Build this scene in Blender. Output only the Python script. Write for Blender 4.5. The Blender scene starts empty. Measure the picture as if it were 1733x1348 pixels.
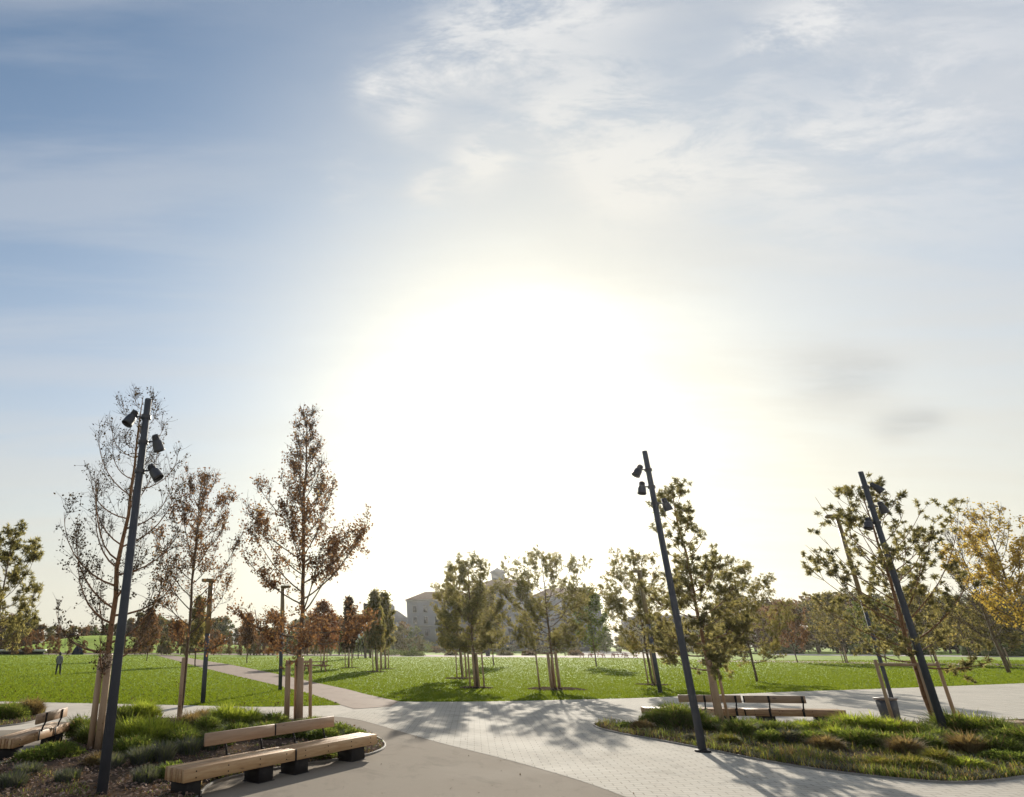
import bpy, math, random
import numpy as np
from mathutils import Vector, Matrix

# ------------------------------------------------------------------ camera, sky, sun, exposure
sc = bpy.context.scene
COL = sc.collection
H = 2.3                                   # eye height of the photograph
F = 1046.0                                # focal length in photo pixels
CU, CV = 562.0, 674.0                     # principal point in photo pixels
PITCH = math.atan(416.0 / F)
SP, CP = math.sin(PITCH), math.cos(PITCH)

cam_d = bpy.data.cameras.new('camera')
cam = bpy.data.objects.new('camera', cam_d)
COL.objects.link(cam)
sc.camera = cam
cam.location = (0, 0, H)
cam.rotation_euler = (math.pi / 2 + PITCH, 0, 0)
cam_d.sensor_width = 36
cam_d.lens = 36 * F / 1733
cam_d.shift_x = (866.5 - CU) / 1733
cam_d.clip_end = 6000

SUN_AZ, SUN_EL = math.radians(17.2), math.radians(19.4)
SUN = (math.sin(SUN_AZ) * math.cos(SUN_EL), math.cos(SUN_AZ) * math.cos(SUN_EL), math.sin(SUN_EL))
sl = bpy.data.lights.new('sun', 'SUN')
sl.energy = 4.5
sl.angle = math.radians(0.6)
sl.color = (1.0, 0.93, 0.80)
so = bpy.data.objects.new('sun', sl)
COL.objects.link(so)
so.rotation_euler = Vector(SUN).to_track_quat('Z', 'Y').to_euler()

sc.view_settings.view_transform = 'Standard'
sc.view_settings.look = 'None'
sc.view_settings.exposure = 0.64
sc.view_settings.gamma = 1.0
sc.cycles.use_denoising = True
sc.cycles.max_bounces = 6
sc.cycles.transparent_max_bounces = 8
sc.cycles.volume_bounces = 0
sc.cycles.sample_clamp_indirect = 6


def pdir(u, v):
    """world direction of a photo pixel"""
    up = CV - v
    return np.array([u - CU, F * CP - up * SP, F * SP + up * CP])


def G(u, v, z=0.0):
    """point of the ground (or of height z) seen at a photo pixel"""
    d = pdir(u, v)
    t = (z - H) / d[2]
    return np.array([d[0] * t, d[1] * t, z])


def AT(u, v, Y):
    d = pdir(u, v)
    t = Y / d[1]
    return np.array([d[0] * t, Y, H + d[2] * t])


class NT:
    """small helper to write node trees as formulas"""
    def __init__(s, nt):
        s.nt = nt
        nt.nodes.clear()

    def n(s, typ, **kw):
        nd = s.nt.nodes.new(typ)
        for k, v in kw.items():
            setattr(nd, k, v)
        return nd

    def put(s, sock, v):
        if v is None:
            return
        if isinstance(v, bpy.types.NodeSocket):
            s.nt.links.new(v, sock)
        elif isinstance(v, (tuple, list)):
            sock.default_value = (*v, 1) if sock.type == 'RGBA' and len(v) == 3 else v
        else:
            sock.default_value = v

    def m(s, op, a, b=None, c=None, clamp=False):
        nd = s.n('ShaderNodeMath', operation=op, use_clamp=clamp)
        for i, x in enumerate((a, b, c)):
            s.put(nd.inputs[i], x)
        return nd.outputs[0]

    def vm(s, op, a, b=None):
        nd = s.n('ShaderNodeVectorMath', operation=op)
        s.put(nd.inputs[0], a)
        s.put(nd.inputs[1], b)
        return nd.outputs['Value'] if op in ('DOT_PRODUCT', 'LENGTH') else nd.outputs[0]

    def mix(s, f, a, b, blend='MIX'):
        nd = s.n('ShaderNodeMix', data_type='RGBA', blend_type=blend)
        s.put(nd.inputs[0], f)
        s.put(nd.inputs[6], a)
        s.put(nd.inputs[7], b)
        return nd.outputs[2]

    def noise(s, vec, scale, detail=4, rough=.5, dist=0.0):
        nd = s.n('ShaderNodeTexNoise')
        s.put(nd.inputs['Vector'], vec)
        nd.inputs['Scale'].default_value = scale
        nd.inputs['Detail'].default_value = detail
        nd.inputs['Roughness'].default_value = rough
        nd.inputs['Distortion'].default_value = dist
        return nd.outputs['Fac']

    def mapping(s, vec, loc=(0, 0, 0), rot=(0, 0, 0), scale=(1, 1, 1)):
        nd = s.n('ShaderNodeMapping')
        s.put(nd.inputs[0], vec)
        nd.inputs['Location'].default_value = loc
        nd.inputs['Rotation'].default_value = rot
        nd.inputs['Scale'].default_value = scale
        return nd.outputs[0]

    def ramp(s, fac, stops):
        nd = s.n('ShaderNodeValToRGB')
        s.put(nd.inputs[0], fac)
        el = nd.color_ramp.elements
        while len(el) < len(stops):
            el.new(0.5)
        for e, (p, c) in zip(el, stops):
            e.position = p
            e.color = (*c, 1) if len(c) == 3 else c
        return nd.outputs[0]

    def rng(s, v, a, b, c=0.0, d=1.0, smooth=True):
        nd = s.n('ShaderNodeMapRange', interpolation_type='SMOOTHSTEP' if smooth else 'LINEAR')
        s.put(nd.inputs[0], v)
        for i, x in enumerate((a, b, c, d)):
            nd.inputs[i + 1].default_value = x
        return nd.outputs[0]


world = bpy.data.worlds.new('World')
sc.world = world
world.use_nodes = True
W = NT(world.node_tree)
dirv = W.n('ShaderNodeTexCoord').outputs['Generated']
sky = W.n('ShaderNodeTexSky', sky_type='NISHITA', sun_disc=False)
sky.sun_elevation = SUN_EL
sky.sun_rotation = SUN_AZ
sky.air_density = 1.0
sky.dust_density = 1.0
sky.ozone_density = 2.0
sxyz = W.n('ShaderNodeSeparateXYZ')
W.put(sxyz.inputs[0], dirv)
dx, dy, dz = sxyz.outputs
dot = W.vm('DOT_PRODUCT', dirv, SUN)
ang = W.m('MULTIPLY', W.m('ARCCOSINE', W.m('MINIMUM', dot, 0.99999)), 180 / math.pi)      # degrees from the sun
zz = W.m('ADD', W.m('MAXIMUM', dz, 0.0), 0.10)
cxyz = W.n('ShaderNodeCombineXYZ')
W.put(cxyz.inputs[0], W.m('DIVIDE', dx, zz))
W.put(cxyz.inputs[1], W.m('DIVIDE', dy, zz))
cp = cxyz.outputs[0]
# two sheets of cirrus with different wind directions
c1 = W.noise(W.mapping(cp, loc=(3.1, .7, 0), rot=(0, 0, math.radians(38)), scale=(.55, 1.9, 1)), 1.7, 9, .60, .25)
c2 = W.noise(W.mapping(cp, loc=(9.3, 2.2, 4), rot=(0, 0, math.radians(-30)), scale=(.35, 2.2, 1)), 1.1, 8, .58, .2)
c3 = W.noise(W.mapping(cp, loc=(1.3, 8.2, 2), rot=(0, 0, math.radians(38)), scale=(.7, 1.7, 1)), 5.0, 10, .70, .3)


def blob(u, v, deg):
    d = pdir(u, v)
    d = d / np.linalg.norm(d)
    dd = W.vm('DOT_PRODUCT', dirv, tuple(d))
    k = 1.0 / (1 - math.cos(math.radians(deg)))
    return W.m('EXPONENT', W.m('MULTIPLY', W.m('SUBTRACT', dd, 1.0), k))


def blobs(lst):
    out = None
    for (u, v, deg, w) in lst:
        b = W.m('MULTIPLY', blob(u, v, deg), w)
        out = b if out is None else W.m('ADD', out, b)
    return out


puffs = blobs([(760, 80, 3.0, .9), (840, 55, 4.0, .9), (930, 50, 4.5, .6), (1030, 30, 4.0, .5), (690, 130, 2.2, .8), (630, 145, 1.8, .8),
               (585, 300, 2.0, .9), (690, 205, 2.2, .6), (800, 275, 2.4, 1.0), (720, 315, 1.8, .8), (850, 250, 2.0, .7), (930, 215, 2.6, .8), (1000, 190, 3.5, .8),
               (1060, 250, 4.0, .8), (1060, 310, 4.0, .6), (1180, 250, 5.0, .55), (1300, 245, 4.0, .5), (1400, 240, 2.2, .5), (1370, 370, 3.5, .4),
               (1290, 75, 1.8, .8), (1350, 48, 2.0, .8), (1420, 25, 1.8, .7), (1530, 200, 3.0, .3), (1500, 130, 3.0, .3), (1640, 70, 5.0, .35), (1600, 300, 5, .4)])
n1 = W.rng(c1, .40, .62)
n3 = W.rng(c3, .40, .58)
n2 = W.rng(c2, .42, .62)
tex = W.m('ADD', W.m('MULTIPLY', n3, .75), W.m('MULTIPLY', n1, .45))
pf = W.m('MULTIPLY', W.m('MINIMUM', puffs, 1.1), tex, clamp=True)
rightw = W.rng(dx, -.25, .55)
leftw = W.rng(dx, .15, -.35)
thin = W.m('ADD', W.m('MULTIPLY', W.m('MULTIPLY', n1, rightw), .52), W.m('MULTIPLY', W.m('MULTIPLY', n2, leftw), .40))
# forward scattering of the thin cloud veil: whiter towards the sun and towards the horizon
angw = W.m('MULTIPLY', ang, W.m('ADD', 1.0, W.m('MULTIPLY', W.m('SUBTRACT', c1, .5), .9)))
veil_sun = W.m('MULTIPLY', W.m('EXPONENT', W.m('MULTIPLY', W.m('POWER', W.m('DIVIDE', ang, 26), 2.0), -1.0)), .85)
veil_hor = W.m('MULTIPLY', W.m('EXPONENT', W.m('MULTIPLY', W.m('POWER', W.m('DIVIDE', W.m('MAXIMUM', dz, 0.0), .42), 2.0), -1.0)), .93)
veil_rt = W.m('MULTIPLY', W.rng(dx, -.3, .6), .40)
cov = W.m('SUBTRACT', 1.0, W.m('MULTIPLY', W.m('MULTIPLY', W.m('SUBTRACT', 1.0, veil_sun), W.m('SUBTRACT', 1.0, veil_hor)),
          W.m('MULTIPLY', W.m('SUBTRACT', 1.0, veil_rt), W.m('MULTIPLY', W.m('SUBTRACT', 1.0, W.m('MULTIPLY', pf, .9)), W.m('SUBTRACT', 1.0, thin)))))
dark = blobs([(1400, 645, 2.2, .34), (1450, 632, 1.7, .34), (1495, 625, 1.2, .2), (1350, 630, 2.2, .14), (1505, 722, 1.1, .40), (1545, 714, 1.0, .42), (1580, 706, .8, .3)])
dark = W.m('MULTIPLY', dark, W.rng(c3, .25, .6, .5, 1.0))
hazec = W.mix(W.rng(dz, .0, .42), (.51, .49, .415), (.395, .412, .443))
hazec = W.mix(W.m('MULTIPLY', pf, .9, clamp=True), hazec, (.545, .55, .565))
hazec = W.mix(W.m('MULTIPLY', W.m('EXPONENT', W.m('MULTIPLY', W.m('POWER', W.m('DIVIDE', ang, 26), 2.0), -1.0)), .8), hazec, (.54, .515, .43))
hazec = W.mix(dark, hazec, (.27, .265, .27))
g1 = W.m('MULTIPLY', W.m('EXPONENT', W.m('MULTIPLY', W.m('POWER', W.m('DIVIDE', angw, 8.5), 1.5), -1.0)), .36)
g2 = W.m('MULTIPLY', W.m('EXPONENT', W.m('DIVIDE', ang, -20.0)), .02)
g4 = blobs([(890, 960, 12, .20), (560, 960, 11, .10), (1220, 930, 12, .10)])
g3 = W.m('MULTIPLY', W.m('EXPONENT', W.m('MULTIPLY', W.m('POWER', W.m('DIVIDE', ang, 4.0), 2.0), -1.0)), 1.5)
b_sky = W.n('ShaderNodeBackground')
skyc = W.mix(1.0, sky.outputs[0], (.96, 1.08, 1.07), 'MULTIPLY')
W.put(b_sky.inputs[0], skyc)
b_sky.inputs[1].default_value = 0.086
b_cl = W.n('ShaderNodeBackground')
W.put(b_cl.inputs[0], hazec)
b_cl.inputs[1].default_value = 1.0
mixs = W.n('ShaderNodeMixShader')
W.put(mixs.inputs[0], cov)
W.nt.links.new(b_sky.outputs[0], mixs.inputs[1])
W.nt.links.new(b_cl.outputs[0], mixs.inputs[2])
b_gl = W.n('ShaderNodeBackground')
W.put(b_gl.inputs[0], W.mix(W.rng(ang, 5, 16), (1.0, .95, .84), (1.0, .92, .50)))
W.put(b_gl.inputs[1], W.m('ADD', W.m('ADD', g1, g4), W.m('ADD', g2, g3)))
adds = W.n('ShaderNodeAddShader')
W.nt.links.new(mixs.outputs[0], adds.inputs[0])
W.nt.links.new(b_gl.outputs[0], adds.inputs[1])
wo = W.n('ShaderNodeOutputWorld')
W.nt.links.new(adds.outputs[0], wo.inputs[0])


# ------------------------------------------------------------------ materials
def newmat(name):
    m = bpy.data.materials.new(name)
    m.use_nodes = True
    return m, NT(m.node_tree)


def finish(T, bsdf, bump=None, strength=.3, dist=.02):
    if bump is not None:
        b = T.n('ShaderNodeBump')
        b.inputs['Strength'].default_value = strength
        b.inputs['Distance'].default_value = dist
        T.put(b.inputs['Height'], bump)
        T.nt.links.new(b.outputs[0], bsdf.inputs['Normal'])
    o = T.n('ShaderNodeOutputMaterial')
    T.nt.links.new(bsdf.outputs[0], o.inputs[0])


def mat_plain(name, col, rough=.6, var=.15, scale=8, metallic=0.0, bump=.15, spec=.5):
    m, T = newmat(name)
    tc = T.n('ShaderNodeTexCoord').outputs['Object']
    n = T.noise(tc, scale, 5, .6)
    b = T.n('ShaderNodeBsdfPrincipled')
    lo = tuple(c * (1 - var) for c in col)
    hi = tuple(min(1, c * (1 + var)) for c in col)
    T.put(b.inputs['Base Color'], T.ramp(n, [(.3, lo), (.7, hi)]))
    b.inputs['Roughness'].default_value = rough
    b.inputs['Metallic'].default_value = metallic
    b.inputs['Specular IOR Level'].default_value = spec
    finish(T, b, T.noise(tc, scale * 6, 4, .6), bump, .01)
    return m


def mat_leaf(name, stops, trans=.5, rough=.6, grey=0.0):
    m, T = newmat(name)
    r = T.n('ShaderNodeNewGeometry').outputs['Random Per Island']
    oc = T.n('ShaderNodeTexCoord').outputs['Object']
    n = T.noise(oc, 1.6, 3, .6)
    f = T.m('ADD', T.m('MULTIPLY', r, .6), T.m('MULTIPLY', T.rng(n, .3, .7), .4))
    c = T.ramp(f, stops)
    d = T.n('ShaderNodeBsdfPrincipled')
    T.put(d.inputs['Base Color'], c)
    d.inputs['Roughness'].default_value = max(rough, .8)
    d.inputs['Specular IOR Level'].default_value = .1
    t = T.n('ShaderNodeBsdfTranslucent')
    T.put(t.inputs[0], T.mix(1.0, c, (1.35, 1.25, .75), 'MULTIPLY'))
    mx = T.n('ShaderNodeMixShader')
    mx.inputs[0].default_value = trans
    T.nt.links.new(d.outputs[0], mx.inputs[1])
    T.nt.links.new(t.outputs[0], mx.inputs[2])
    o = T.n('ShaderNodeOutputMaterial')
    T.nt.links.new(mx.outputs[0], o.inputs[0])
    return m


def mat_wood(name, stops, grain=(2.0, 26, 26)):
    m, T = newmat(name)
    oc = T.n('ShaderNodeTexCoord').outputs['Object']
    r = T.n('ShaderNodeNewGeometry').outputs['Random Per Island']
    off = T.n('ShaderNodeCombineXYZ')
    T.put(off.inputs[0], T.m('MULTIPLY', r, 40))
    v = T.vm('ADD', T.mapping(oc, scale=grain), off.outputs[0])
    n = T.noise(v, 1.0, 6, .65, .5)
    k = T.noise(T.mapping(oc, scale=(1.1, 6, 6)), 3.0, 3, .5)
    f = T.m('ADD', T.m('MULTIPLY', n, .75), T.m('MULTIPLY', r, .3))
    c = T.ramp(f, stops)
    c = T.mix(T.rng(k, .62, .75, 0, .7), c, tuple(x * .3 for x in stops[0][1]))
    b = T.n('ShaderNodeBsdfPrincipled')
    T.put(b.inputs['Base Color'], c)
    b.inputs['Roughness'].default_value = .55
    finish(T, b, n, .35, .01)
    return m


M = {}
M['bench'] = mat_wood('bench wood', [(.25, (.24, .12, .055)), (.5, (.42, .25, .12)), (.85, (.60, .42, .24))])
M['bench_grey'] = mat_wood('weathered bench wood', [(.25, (.22, .13, .08)), (.55, (.34, .22, .14)), (.9, (.45, .32, .22))])
M['stake'] = mat_wood('stake wood', [(.2, (.24, .14, .08)), (.55, (.40, .26, .16)), (.9, (.52, .37, .25))], grain=(14, 14, 1.6))
M['iron'] = mat_plain('dark painted steel', (.018, .015, .015), .7, .2, 6, spec=.2)
M['post'] = mat_plain('slate lacquered steel', (.058, .063, .078), .68, .15, 3, 0, .05, .25)
M['glare_warm'] = mat_plain('bronze lamp sleeve', (.17, .12, .05), .5, .2, 5)  # warm sky glare painted into the colour of upper poles and heads
M['lamp'] = mat_plain('lamp housing', (.045, .043, .05), .45, .2, 6)
M['glass'] = mat_plain('lamp glass', (.10, .10, .11), .12, .1, 4)
M['bark'] = mat_plain('bark', (.13, .085, .05), .85, .4, 9, 0, .8)
M['barkred'] = mat_plain('reddish bark', (.22, .11, .05), .85, .35, 9, 0, .8)
M['twig'] = mat_plain('twigs', (.09, .06, .045), .8, .3, 9)
M['kerb'] = mat_plain('kerb stone', (.20, .18, .155), .8, .15, 7)
M['white'] = mat_plain('pale concrete', (.62, .60, .56), .7, .12, 1.5)
M['bin'] = mat_plain('bin grey metal', (.045, .045, .05), .45, .15, 6)
M['binlid'] = mat_plain('bin lid', (.18, .14, .12), .5, .15, 6)
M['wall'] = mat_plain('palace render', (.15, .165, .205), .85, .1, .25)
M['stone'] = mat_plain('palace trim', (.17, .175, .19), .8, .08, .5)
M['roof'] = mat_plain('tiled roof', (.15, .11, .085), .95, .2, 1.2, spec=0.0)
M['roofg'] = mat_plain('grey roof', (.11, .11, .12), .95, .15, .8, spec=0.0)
M['win'] = mat_plain('window glass', (.05, .055, .07), .15, .1, 1)
M['metalpale'] = mat_plain('pale metal slide', (.75, .78, .80), .35, .1, 2, .2)
M['blue'] = mat_plain('dark blue canvas', (.02, .028, .055), .95, .15, 3, spec=0.0)
M['redwood'] = mat_wood('red brown wood', [(.2, (.20, .07, .05)), (.6, (.30, .12, .08)), (.9, (.38, .18, .12))])
M['skin'] = mat_plain('skin', (.45, .28, .20), .6, .05, 6)
M['hair'] = mat_plain('dark hair', (.03, .02, .015), .6, .2, 20)
M['coat'] = mat_plain('grey coat', (.15, .15, .16), .85, .15, 12)
M['trousers'] = mat_plain('dark trousers', (.02, .022, .03), .85, .15, 12)

M['lf_sparse'] = mat_leaf('last dry leaves', [(0, (.035, .025, .02)), (.6, (.07, .05, .03)), (1, (.13, .09, .04))], .3)
M['lf_brown'] = mat_leaf('brown autumn leaves', [(0, (.07, .04, .03)), (.5, (.19, .105, .07)), (.8, (.30, .17, .10)), (1, (.32, .24, .11))], .5)
M['lf_red'] = mat_leaf('rust red leaves', [(0, (.12, .05, .03)), (.6, (.25, .10, .055)), (1, (.30, .17, .08))], .5)
M['lf_pine'] = mat_leaf('grey green needles', [(0, (.09, .095, .055)), (.5, (.19, .18, .10)), (1, (.34, .30, .16))], .68)
M['lf_olive'] = mat_leaf('olive leaves', [(0, (.10, .10, .05)), (.5, (.19, .18, .08)), (.85, (.29, .23, .11)), (1, (.32, .20, .10))], .68)
M['lf_green'] = mat_leaf('green leaves', [(0, (.06, .09, .03)), (.5, (.12, .16, .05)), (1, (.20, .22, .08))], .5)
M['lf_gold'] = mat_leaf('golden leaves', [(0, (.22, .14, .04)), (.5, (.40, .29, .08)), (1, (.50, .42, .12))], .55)
M['lf_far1'] = mat_leaf('far olive foliage', [(0, (.06, .06, .025)), (.5, (.12, .11, .04)), (1, (.19, .16, .06))], .45)
M['lf_far2'] = mat_leaf('far brown foliage', [(0, (.07, .045, .025)), (.5, (.15, .095, .05)), (1, (.22, .15, .07))], .45)
M['lf_far3'] = mat_leaf('far green foliage', [(0, (.04, .055, .02)), (.5, (.09, .12, .035)), (1, (.15, .18, .05))], .45)
M['lf_far4'] = mat_leaf('far reddish foliage', [(0, (.09, .045, .03)), (.5, (.17, .09, .05)), (1, (.23, .14, .07))], .45)
M['g_bright'] = mat_leaf('bright ornamental grass', [(0, (.13, .19, .03)), (.5, (.28, .35, .06)), (1, (.46, .50, .12))], .55)
M['g_dark'] = mat_leaf('dark ornamental grass', [(0, (.06, .09, .025)), (.5, (.15, .20, .05)), (1, (.28, .32, .09))], .5)
M['g_dry'] = mat_leaf('dry grass', [(0, (.14, .09, .05)), (.5, (.24, .18, .10)), (1, (.34, .28, .16))], .45)
M['g_lav'] = mat_leaf('grey lavender', [(0, (.06, .07, .06)), (.5, (.12, .13, .11)), (1, (.18, .18, .17))], .35)
M['g_yel'] = mat_leaf('yellow green ground cover', [(0, (.10, .11, .03)), (.5, (.19, .19, .05)), (1, (.30, .28, .09))], .45)
M['lawnblade'] = mat_leaf('lawn blades', [(0, (.12, .17, .018)), (.5, (.14, .19, .02)), (1, (.165, .21, .025))], .5, .9)
M['litter'] = mat_leaf('fallen leaves', [(0, (.05, .03, .025)), (.5, (.20, .13, .10)), (1, (.42, .31, .25))], .2)
M['litterdk'] = mat_leaf('fallen dark leaves', [(0, (.04, .03, .015)), (.5, (.09, .06, .03)), (1, (.16, .10, .05))], .3)


def mat_ground():
    m, T = newmat('lawn')
    oc = T.n('ShaderNodeTexCoord').outputs['Object']
    a = T.noise(oc, .12, 4, .6)
    b_ = T.noise(oc, 1.3, 6, .7)
    c_ = T.noise(oc, 14, 4, .7)
    f = T.m('ADD', T.m('MULTIPLY', a, .6), T.m('ADD', T.m('MULTIPLY', b_, .3), T.m('MULTIPLY', c_, .1)))
    col = T.ramp(f, [(.36, (.07, .125, .012)), (.5, (.12, .175, .016)), (.62, (.185, .225, .026))])
    b = T.n('ShaderNodeBsdfPrincipled')
    T.put(b.inputs['Base Color'], col)
    b.inputs['Roughness'].default_value = .9
    b.inputs['Specular IOR Level'].default_value = .1
    b.inputs['Sheen Weight'].default_value = .25
    b.inputs['Sheen Roughness'].default_value = .4
    b.inputs['Sheen Tint'].default_value = (.55, .75, .15, 1)
    finish(T, b, T.m('ADD', T.noise(oc, 22, 5, .7), T.m('MULTIPLY', b_, 1.0)), .5, .05)
    return m


def mat_paving(name, lo, hi, rough, brick=False, spec=.5, speckle=.2, stain=.4):
    m, T = newmat(name)
    oc = T.n('ShaderNodeTexCoord').outputs['Object']
    a = T.noise(oc, .35, 6, .65)
    s = T.noise(oc, 60, 3, .7)
    col = T.ramp(T.m('ADD', T.m('MULTIPLY', a, .75), T.m('MULTIPLY', s, .25)), [(.35, lo), (.65, hi)])
    st = T.noise(T.mapping(oc, scale=(1, .6, 1)), 1.4, 6, .7, .6)
    col = T.mix(T.rng(st, .50, .68, 0, stain), col, tuple(c * .6 for c in lo))
    sp = T.noise(oc, 110, 2, .8)
    col = T.mix(T.rng(sp, .60, .75, 0, speckle), col, tuple(c * .45 for c in lo))
    bump = T.m('ADD', T.m('MULTIPLY', s, .3), T.m('MULTIPLY', sp, .3))
    if brick:
        bt = T.n('ShaderNodeTexBrick')
        T.put(bt.inputs['Vector'], T.mapping(oc, rot=(0, 0, math.radians(12))))
        bt.inputs['Scale'].default_value = 1.0
        bt.inputs['Brick Width'].default_value = .34
        bt.inputs['Row Height'].default_value = .17
        bt.inputs['Mortar Size'].default_value = .010
        bt.inputs['Mortar Smooth'].default_value = .3
        bt.inputs['Bias'].default_value = 0
        bt.inputs['Color1'].default_value = (.92, .90, .88, 1)
        bt.inputs['Color2'].default_value = (1, 1, 1, 1)
        bt.inputs['Mortar'].default_value = (.42, .40, .37, 1)
        col = T.mix(.85, col, bt.outputs[0], 'MULTIPLY')
        bump = T.m('ADD', bump, T.m('MULTIPLY', bt.outputs['Fac'], -1.0))
    b = T.n('ShaderNodeBsdfPrincipled')
    T.put(b.inputs['Base Color'], col)
    T.put(b.inputs['Roughness'], T.rng(a, .3, .7, rough - .06, rough + .08))
    b.inputs['Specular IOR Level'].default_value = spec
    finish(T, b, bump, .25, .006)
    return m


M['ground'] = mat_ground()
M['path'] = mat_paving('pale concrete path', (.45, .40, .335), (.54, .485, .41), .9, False, .1)
M['tan'] = mat_paving('beige asphalt', (.235, .198, .155), (.29, .245, .195), .95, False, .05, .3)
M['pavers'] = mat_paving('pale block paving', (.43, .392, .33), (.53, .483, .41), .9, True, .1, .1)
M['pink'] = mat_paving('pinkish gravel path', (.25, .185, .14), (.32, .24, .19), .85, False, .1)
M['soil'] = mat_paving('bark mulch', (.055, .04, .03), (.12, .085, .065), .95, False, 0.0, .6)


# ------------------------------------------------------------------ mesh helpers
class MB:
    def __init__(s):
        s.v, s.f, s.mi, s.nv = [], [], [], 0

    def add(s, v, f, mi=0):
        v = np.asarray(v, float).reshape(-1, 3)
        f = np.asarray(f, int)
        s.v.append(v)
        s.f.append(f + s.nv)
        s.mi.append(np.full(len(f), mi))
        s.nv += len(v)

    def box(s, c, size, rz=0.0, mi=0, bev=0.0, R=None):
        x, y, z = np.array(size) / 2.0
        b = min(bev, x * .9, y * .9, z * .9)
        if b <= 0:
            v = np.array([(sx * x, sy * y, sz * z) for sx in (-1, 1) for sy in (-1, 1) for sz in (-1, 1)])
            f = [(0, 1, 3, 2), (4, 6, 7, 5), (0, 4, 5, 1), (2, 3, 7, 6), (0, 2, 6, 4), (1, 5, 7, 3)]
        else:                       # chamfered along z edges and top/bottom
            ring = [(x - b, -y), (x, -y + b), (x, y - b), (x - b, y), (-x + b, y), (-x, y - b), (-x, -y + b), (-x + b, -y)]
            ins = [(px * (1 - b / x), py * (1 - b / y)) for px, py in ring]
            v = [(a, c_, -z) for a, c_ in ins] + [(a, c_, -z + b) for a, c_ in ring] + [(a, c_, z - b) for a, c_ in ring] + [(a, c_, z) for a, c_ in ins]
            v = np.array(v)
            f4 = []
            for k in range(3):
                for i in range(8):
                    j = (i + 1) % 8
                    f4.append((k * 8 + i, k * 8 + j, k * 8 + 8 + j, k * 8 + 8 + i))
            caps = [(31, 24, 25, 30), (30, 25, 26, 29), (29, 26, 27, 28), (0, 7, 6, 1), (1, 6, 5, 2), (2, 5, 4, 3)]
            f = f4 + caps
        if R is not None:
            v = v @ np.array(R).T
        if rz:
            ca, sa = math.cos(rz), math.sin(rz)
            v = v @ np.array([[ca, sa, 0], [-sa, ca, 0], [0, 0, 1]])
        s.add(v + np.array(c), f, mi)

    def tube(s, pts, rad, sides=6, mi=0, cap=True):
        pts = np.asarray(pts, float)
        n = len(pts)
        rad = np.broadcast_to(np.asarray(rad, float), (n,))
        tan = np.gradient(pts, axis=0)
        tan /= np.linalg.norm(tan, axis=1)[:, None] + 1e-9
        ref = np.array([0, 0, 1.0]) if abs(tan[:, 2]).mean() < .8 else np.array([1.0, 0, 0])
        a = np.cross(tan, ref)
        a /= np.linalg.norm(a, axis=1)[:, None] + 1e-9
        b = np.cross(tan, a)
        th = np.arange(sides) * 2 * math.pi / sides
        v = pts[:, None, :] + rad[:, None, None] * (np.cos(th)[None, :, None] * a[:, None, :] + np.sin(th)[None, :, None] * b[:, None, :])
        i = np.arange(n - 1)[:, None] * sides
        k = np.arange(sides)[None, :]
        k2 = (k + 1) % sides
        f = np.stack([i + k, i + k2, i + sides + k2, i + sides + k], -1).reshape(-1, 4)
        base = s.nv
        s.add(v.reshape(-1, 3), f, mi)
        if cap:
            for e, p in ((0, pts[0]), (n - 1, pts[-1])):
                s.v.append(p[None])
                ci = s.nv
                s.nv += 1
                r = base + e * sides
                tri = [(ci, r + (q + 1) % sides, r + q) if e == 0 else (ci, r + q, r + (q + 1) % sides) for q in range(sides)]
                s.f.append(np.array(tri))
                s.mi.append(np.full(sides, mi))

    def lathe(s, prof, c=(0, 0, 0), sides=16, mi=0, R=None):
        th = np.arange(sides) * 2 * math.pi / sides
        v = np.array([(r * math.cos(t), r * math.sin(t), z) for r, z in prof for t in th])
        if R is not None:
            v = v @ np.array(R).T
        f = [(k * sides + i, k * sides + (i + 1) % sides, (k + 1) * sides + (i + 1) % sides, (k + 1) * sides + i)
             for k in range(len(prof) - 1) for i in range(sides)]
        s.add(v + np.array(c), f, mi)

    def diamonds(s, pos, ln, wd, rng, mi=0, along=None):
        n = len(pos)
        if n == 0:
            return
        a = rng.normal(size=(n, 3))
        if along is not None:
            a = a * .35 + along
        a /= np.linalg.norm(a, axis=1)[:, None] + 1e-9
        b = np.cross(a, rng.normal(size=(n, 3)))
        b /= np.linalg.norm(b, axis=1)[:, None] + 1e-9
        ln = np.broadcast_to(np.asarray(ln, float), (n,))[:, None] * rng.uniform(.6, 1.25, (n, 1))
        wd = np.broadcast_to(np.asarray(wd, float), (n,))[:, None] * rng.uniform(.7, 1.2, (n, 1))
        v = np.stack([pos, pos + a * ln * .45 + b * wd * .5, pos + a * ln, pos + a * ln * .45 - b * wd * .5], 1).reshape(-1, 3)
        s.add(v, np.arange(n * 4).reshape(n, 4), mi)

    def blades(s, base, dirs, ln, wd, lean, mi=0):
        """arching blades: base (n,3), dirs (n,2) outward, length, width, lean"""
        n = len(base)
        d = np.concatenate([dirs, np.zeros((n, 1))], 1)
        side = np.stack([-dirs[:, 1], dirs[:, 0], np.zeros(n)], 1)
        up = np.array([0, 0, 1.0])
        rows = []
        for q, wq in ((0, 1.0), (.5, .8), (.85, .5), (1.0, .05)):
            h = ln * (q - .45 * q * q * lean)
            o = ln * lean * q * q * .9 + ln * .1 * q
            c = base + d * o[:, None] + up * h[:, None]
            w = (wd * wq * .5)[:, None]
            rows += [c - side * w, c + side * w]
        v = np.stack(rows, 1)
        idx = np.arange(n)[:, None] * 8
        fs = [np.concatenate([idx + 2 * k, idx + 2 * k + 1, idx + 2 * k + 3, idx + 2 * k + 2], 1) for k in range(3)]
        s.add(v.reshape(-1, 3), np.concatenate(fs), mi)

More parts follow.
